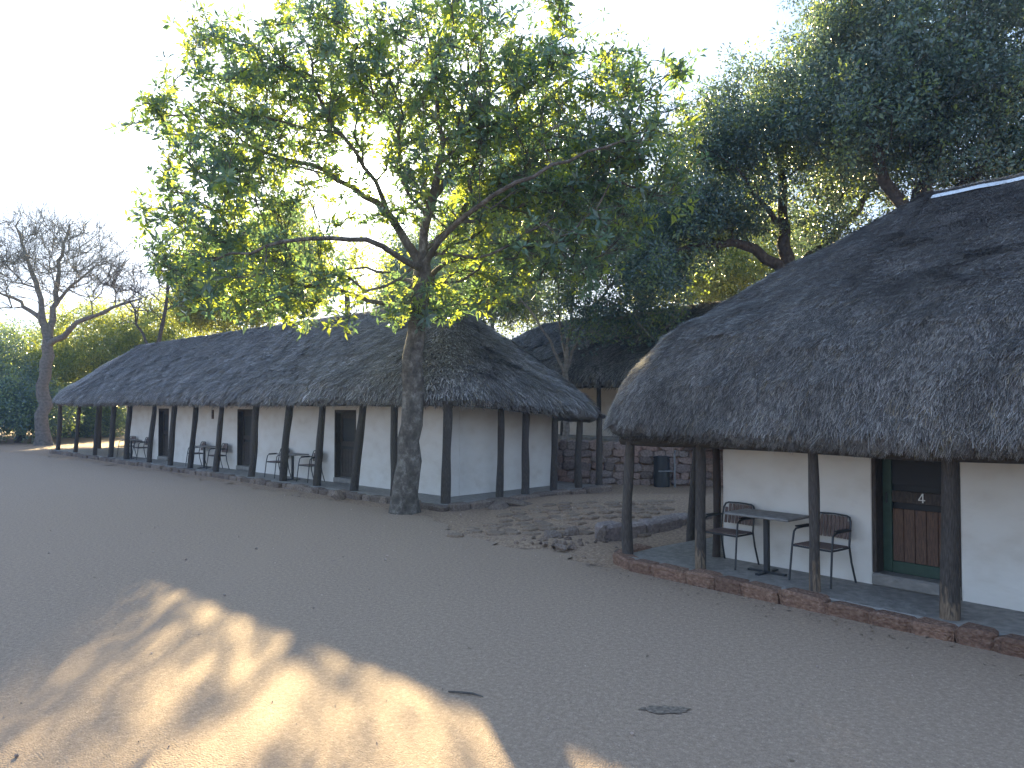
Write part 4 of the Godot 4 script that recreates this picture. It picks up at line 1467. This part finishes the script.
	for q in bushes:
		var c := at(q[0], q[1], q[2])
		var gy := 1.08 if q[0] > 450 else 0.0
		var foot := Vector3(c.x + .2, gy, c.z)
		var up := c - Vector3(0, q[4] * .5, 0)
		if up.y < gy + .6:
			up.y = gy + .6
		tree("leafy_tree", q[5], "trees closing the view", [
			[[foot, foot.lerp(up, .5) + Vector3(.15, 0, 0), up], .15, .1],
			[[up, up + Vector3(-.6, q[4] * .5, .3)], .07, .03],
			[[up, up + Vector3(.7, q[4] * .4, -.2)], .07, .03]
		], [
			[c, Vector3(q[3], q[4], q[3] * .9), int(150 * q[7]), .4],
			[c + Vector3(q[3] * .6, -q[4] * .45, .6), Vector3(q[3] * .6, q[4] * .5, q[3] * .6), int(40 * q[7])],
			[c + Vector3(-q[3] * .6, -q[4] * .35, -.4), Vector3(q[3] * .6, q[4] * .5, q[3] * .6), int(40 * q[7])]
		], {"bark": M.dark_bark, "leaves": M.bush_leaf if q[6] == 0 else M.dark_leaf, "leaf_meshes": mid, "leaf_scale": 1.5, "per_tip": 8.0, "spread": .9, "hub": up, "free_from": 2, "twigs": false, "bright": .35, "seg": .6})

# ---------------------------------------------------------------- litter
func litter() -> void:
	var pb := MB.new()
	pb.chamfer(Vector3.ZERO, Vector3(1, .6, .8), .25, Basis.IDENTITY, .12, rng)
	var xs := []
	var cs := []
	for i in 800:
		var p := Vector2(rng.randf_range(-9, 7), rng.randf_range(3.5, 19))
		if not Geometry2D.is_point_in_polygon(p, road_poly) or rng.randf() < .08:
			p = Vector2(rng.randf_range(-2.5, 2.2), rng.randf_range(10.5, 16))
		var s := rng.randf_range(.006, .016) if rng.randf() < .93 else rng.randf_range(.02, .045)
		var y := gh(p.x, p.y) if not Geometry2D.is_point_in_polygon(p, road_poly) else 0.006
		xs.append(Transform3D(Basis(Vector3.UP, rng.randf() * TAU).scaled_local(Vector3(s, s, s)), Vector3(p.x, y + s * .2, -p.y)))
		var g := rng.randf_range(.7, 1.6)
		cs.append(Color(g, g * .93, g * .85))
	var o := many(pb.mesh(), xs, cs, "pebbles", M.rock, self)
	tag(o, "scattered pebbles and grit on the road", "pebbles", "", "stuff")
	var lb := MB.new()
	leaf(lb, Vector3(-.04, 0, 0), Vector3(1, .1, 0).normalized(), Vector3.UP, .08, .018, .5)
	xs = []
	cs = []
	for i in 170:
		var p := Vector2(rng.randf_range(-8, 6), rng.randf_range(3.5, 17))
		if i % 4 != 0:
			var t := rng.randf_range(-.3, 6.0)
			p = Vector2(1.5696 + .6307 * t, 10.4958 - .776 * t) + Vector2(-.776, -.63) * (.36 + absf(rng.randfn(0, .22)))
		var on := Geometry2D.is_point_in_polygon(p, road_poly)
		var s := rng.randf_range(.35, .75)
		xs.append(Transform3D(Basis.from_euler(Vector3(rng.randf_range(-.3, .3), rng.randf() * TAU, rng.randf_range(-.2, .2))).scaled_local(Vector3(s, s, s)), Vector3(p.x, (.012 if on else gh(p.x, p.y) + .01), -p.y)))
		cs.append(Color(.22, .15, .09).lerp(Color(.09, .06, .04), rng.randf()))
	tag(many(lb.mesh(), xs, cs, "dry_leaves", M.dry_leaf, self), "dry brown leaves blown along the kerb and road", "leaves", "", "stuff")

func _ready() -> void:
	rng.seed = 20240611
	light_and_camera()
	materials()
	ground()
	print("ground ", Time.get_ticks_msec())
	cottages()
	print("cottages ", Time.get_ticks_msec())
	stonework()
	trees()
	print("trees ", Time.get_ticks_msec())
	furniture()
	litter()
	print("done ", Time.get_ticks_msec())
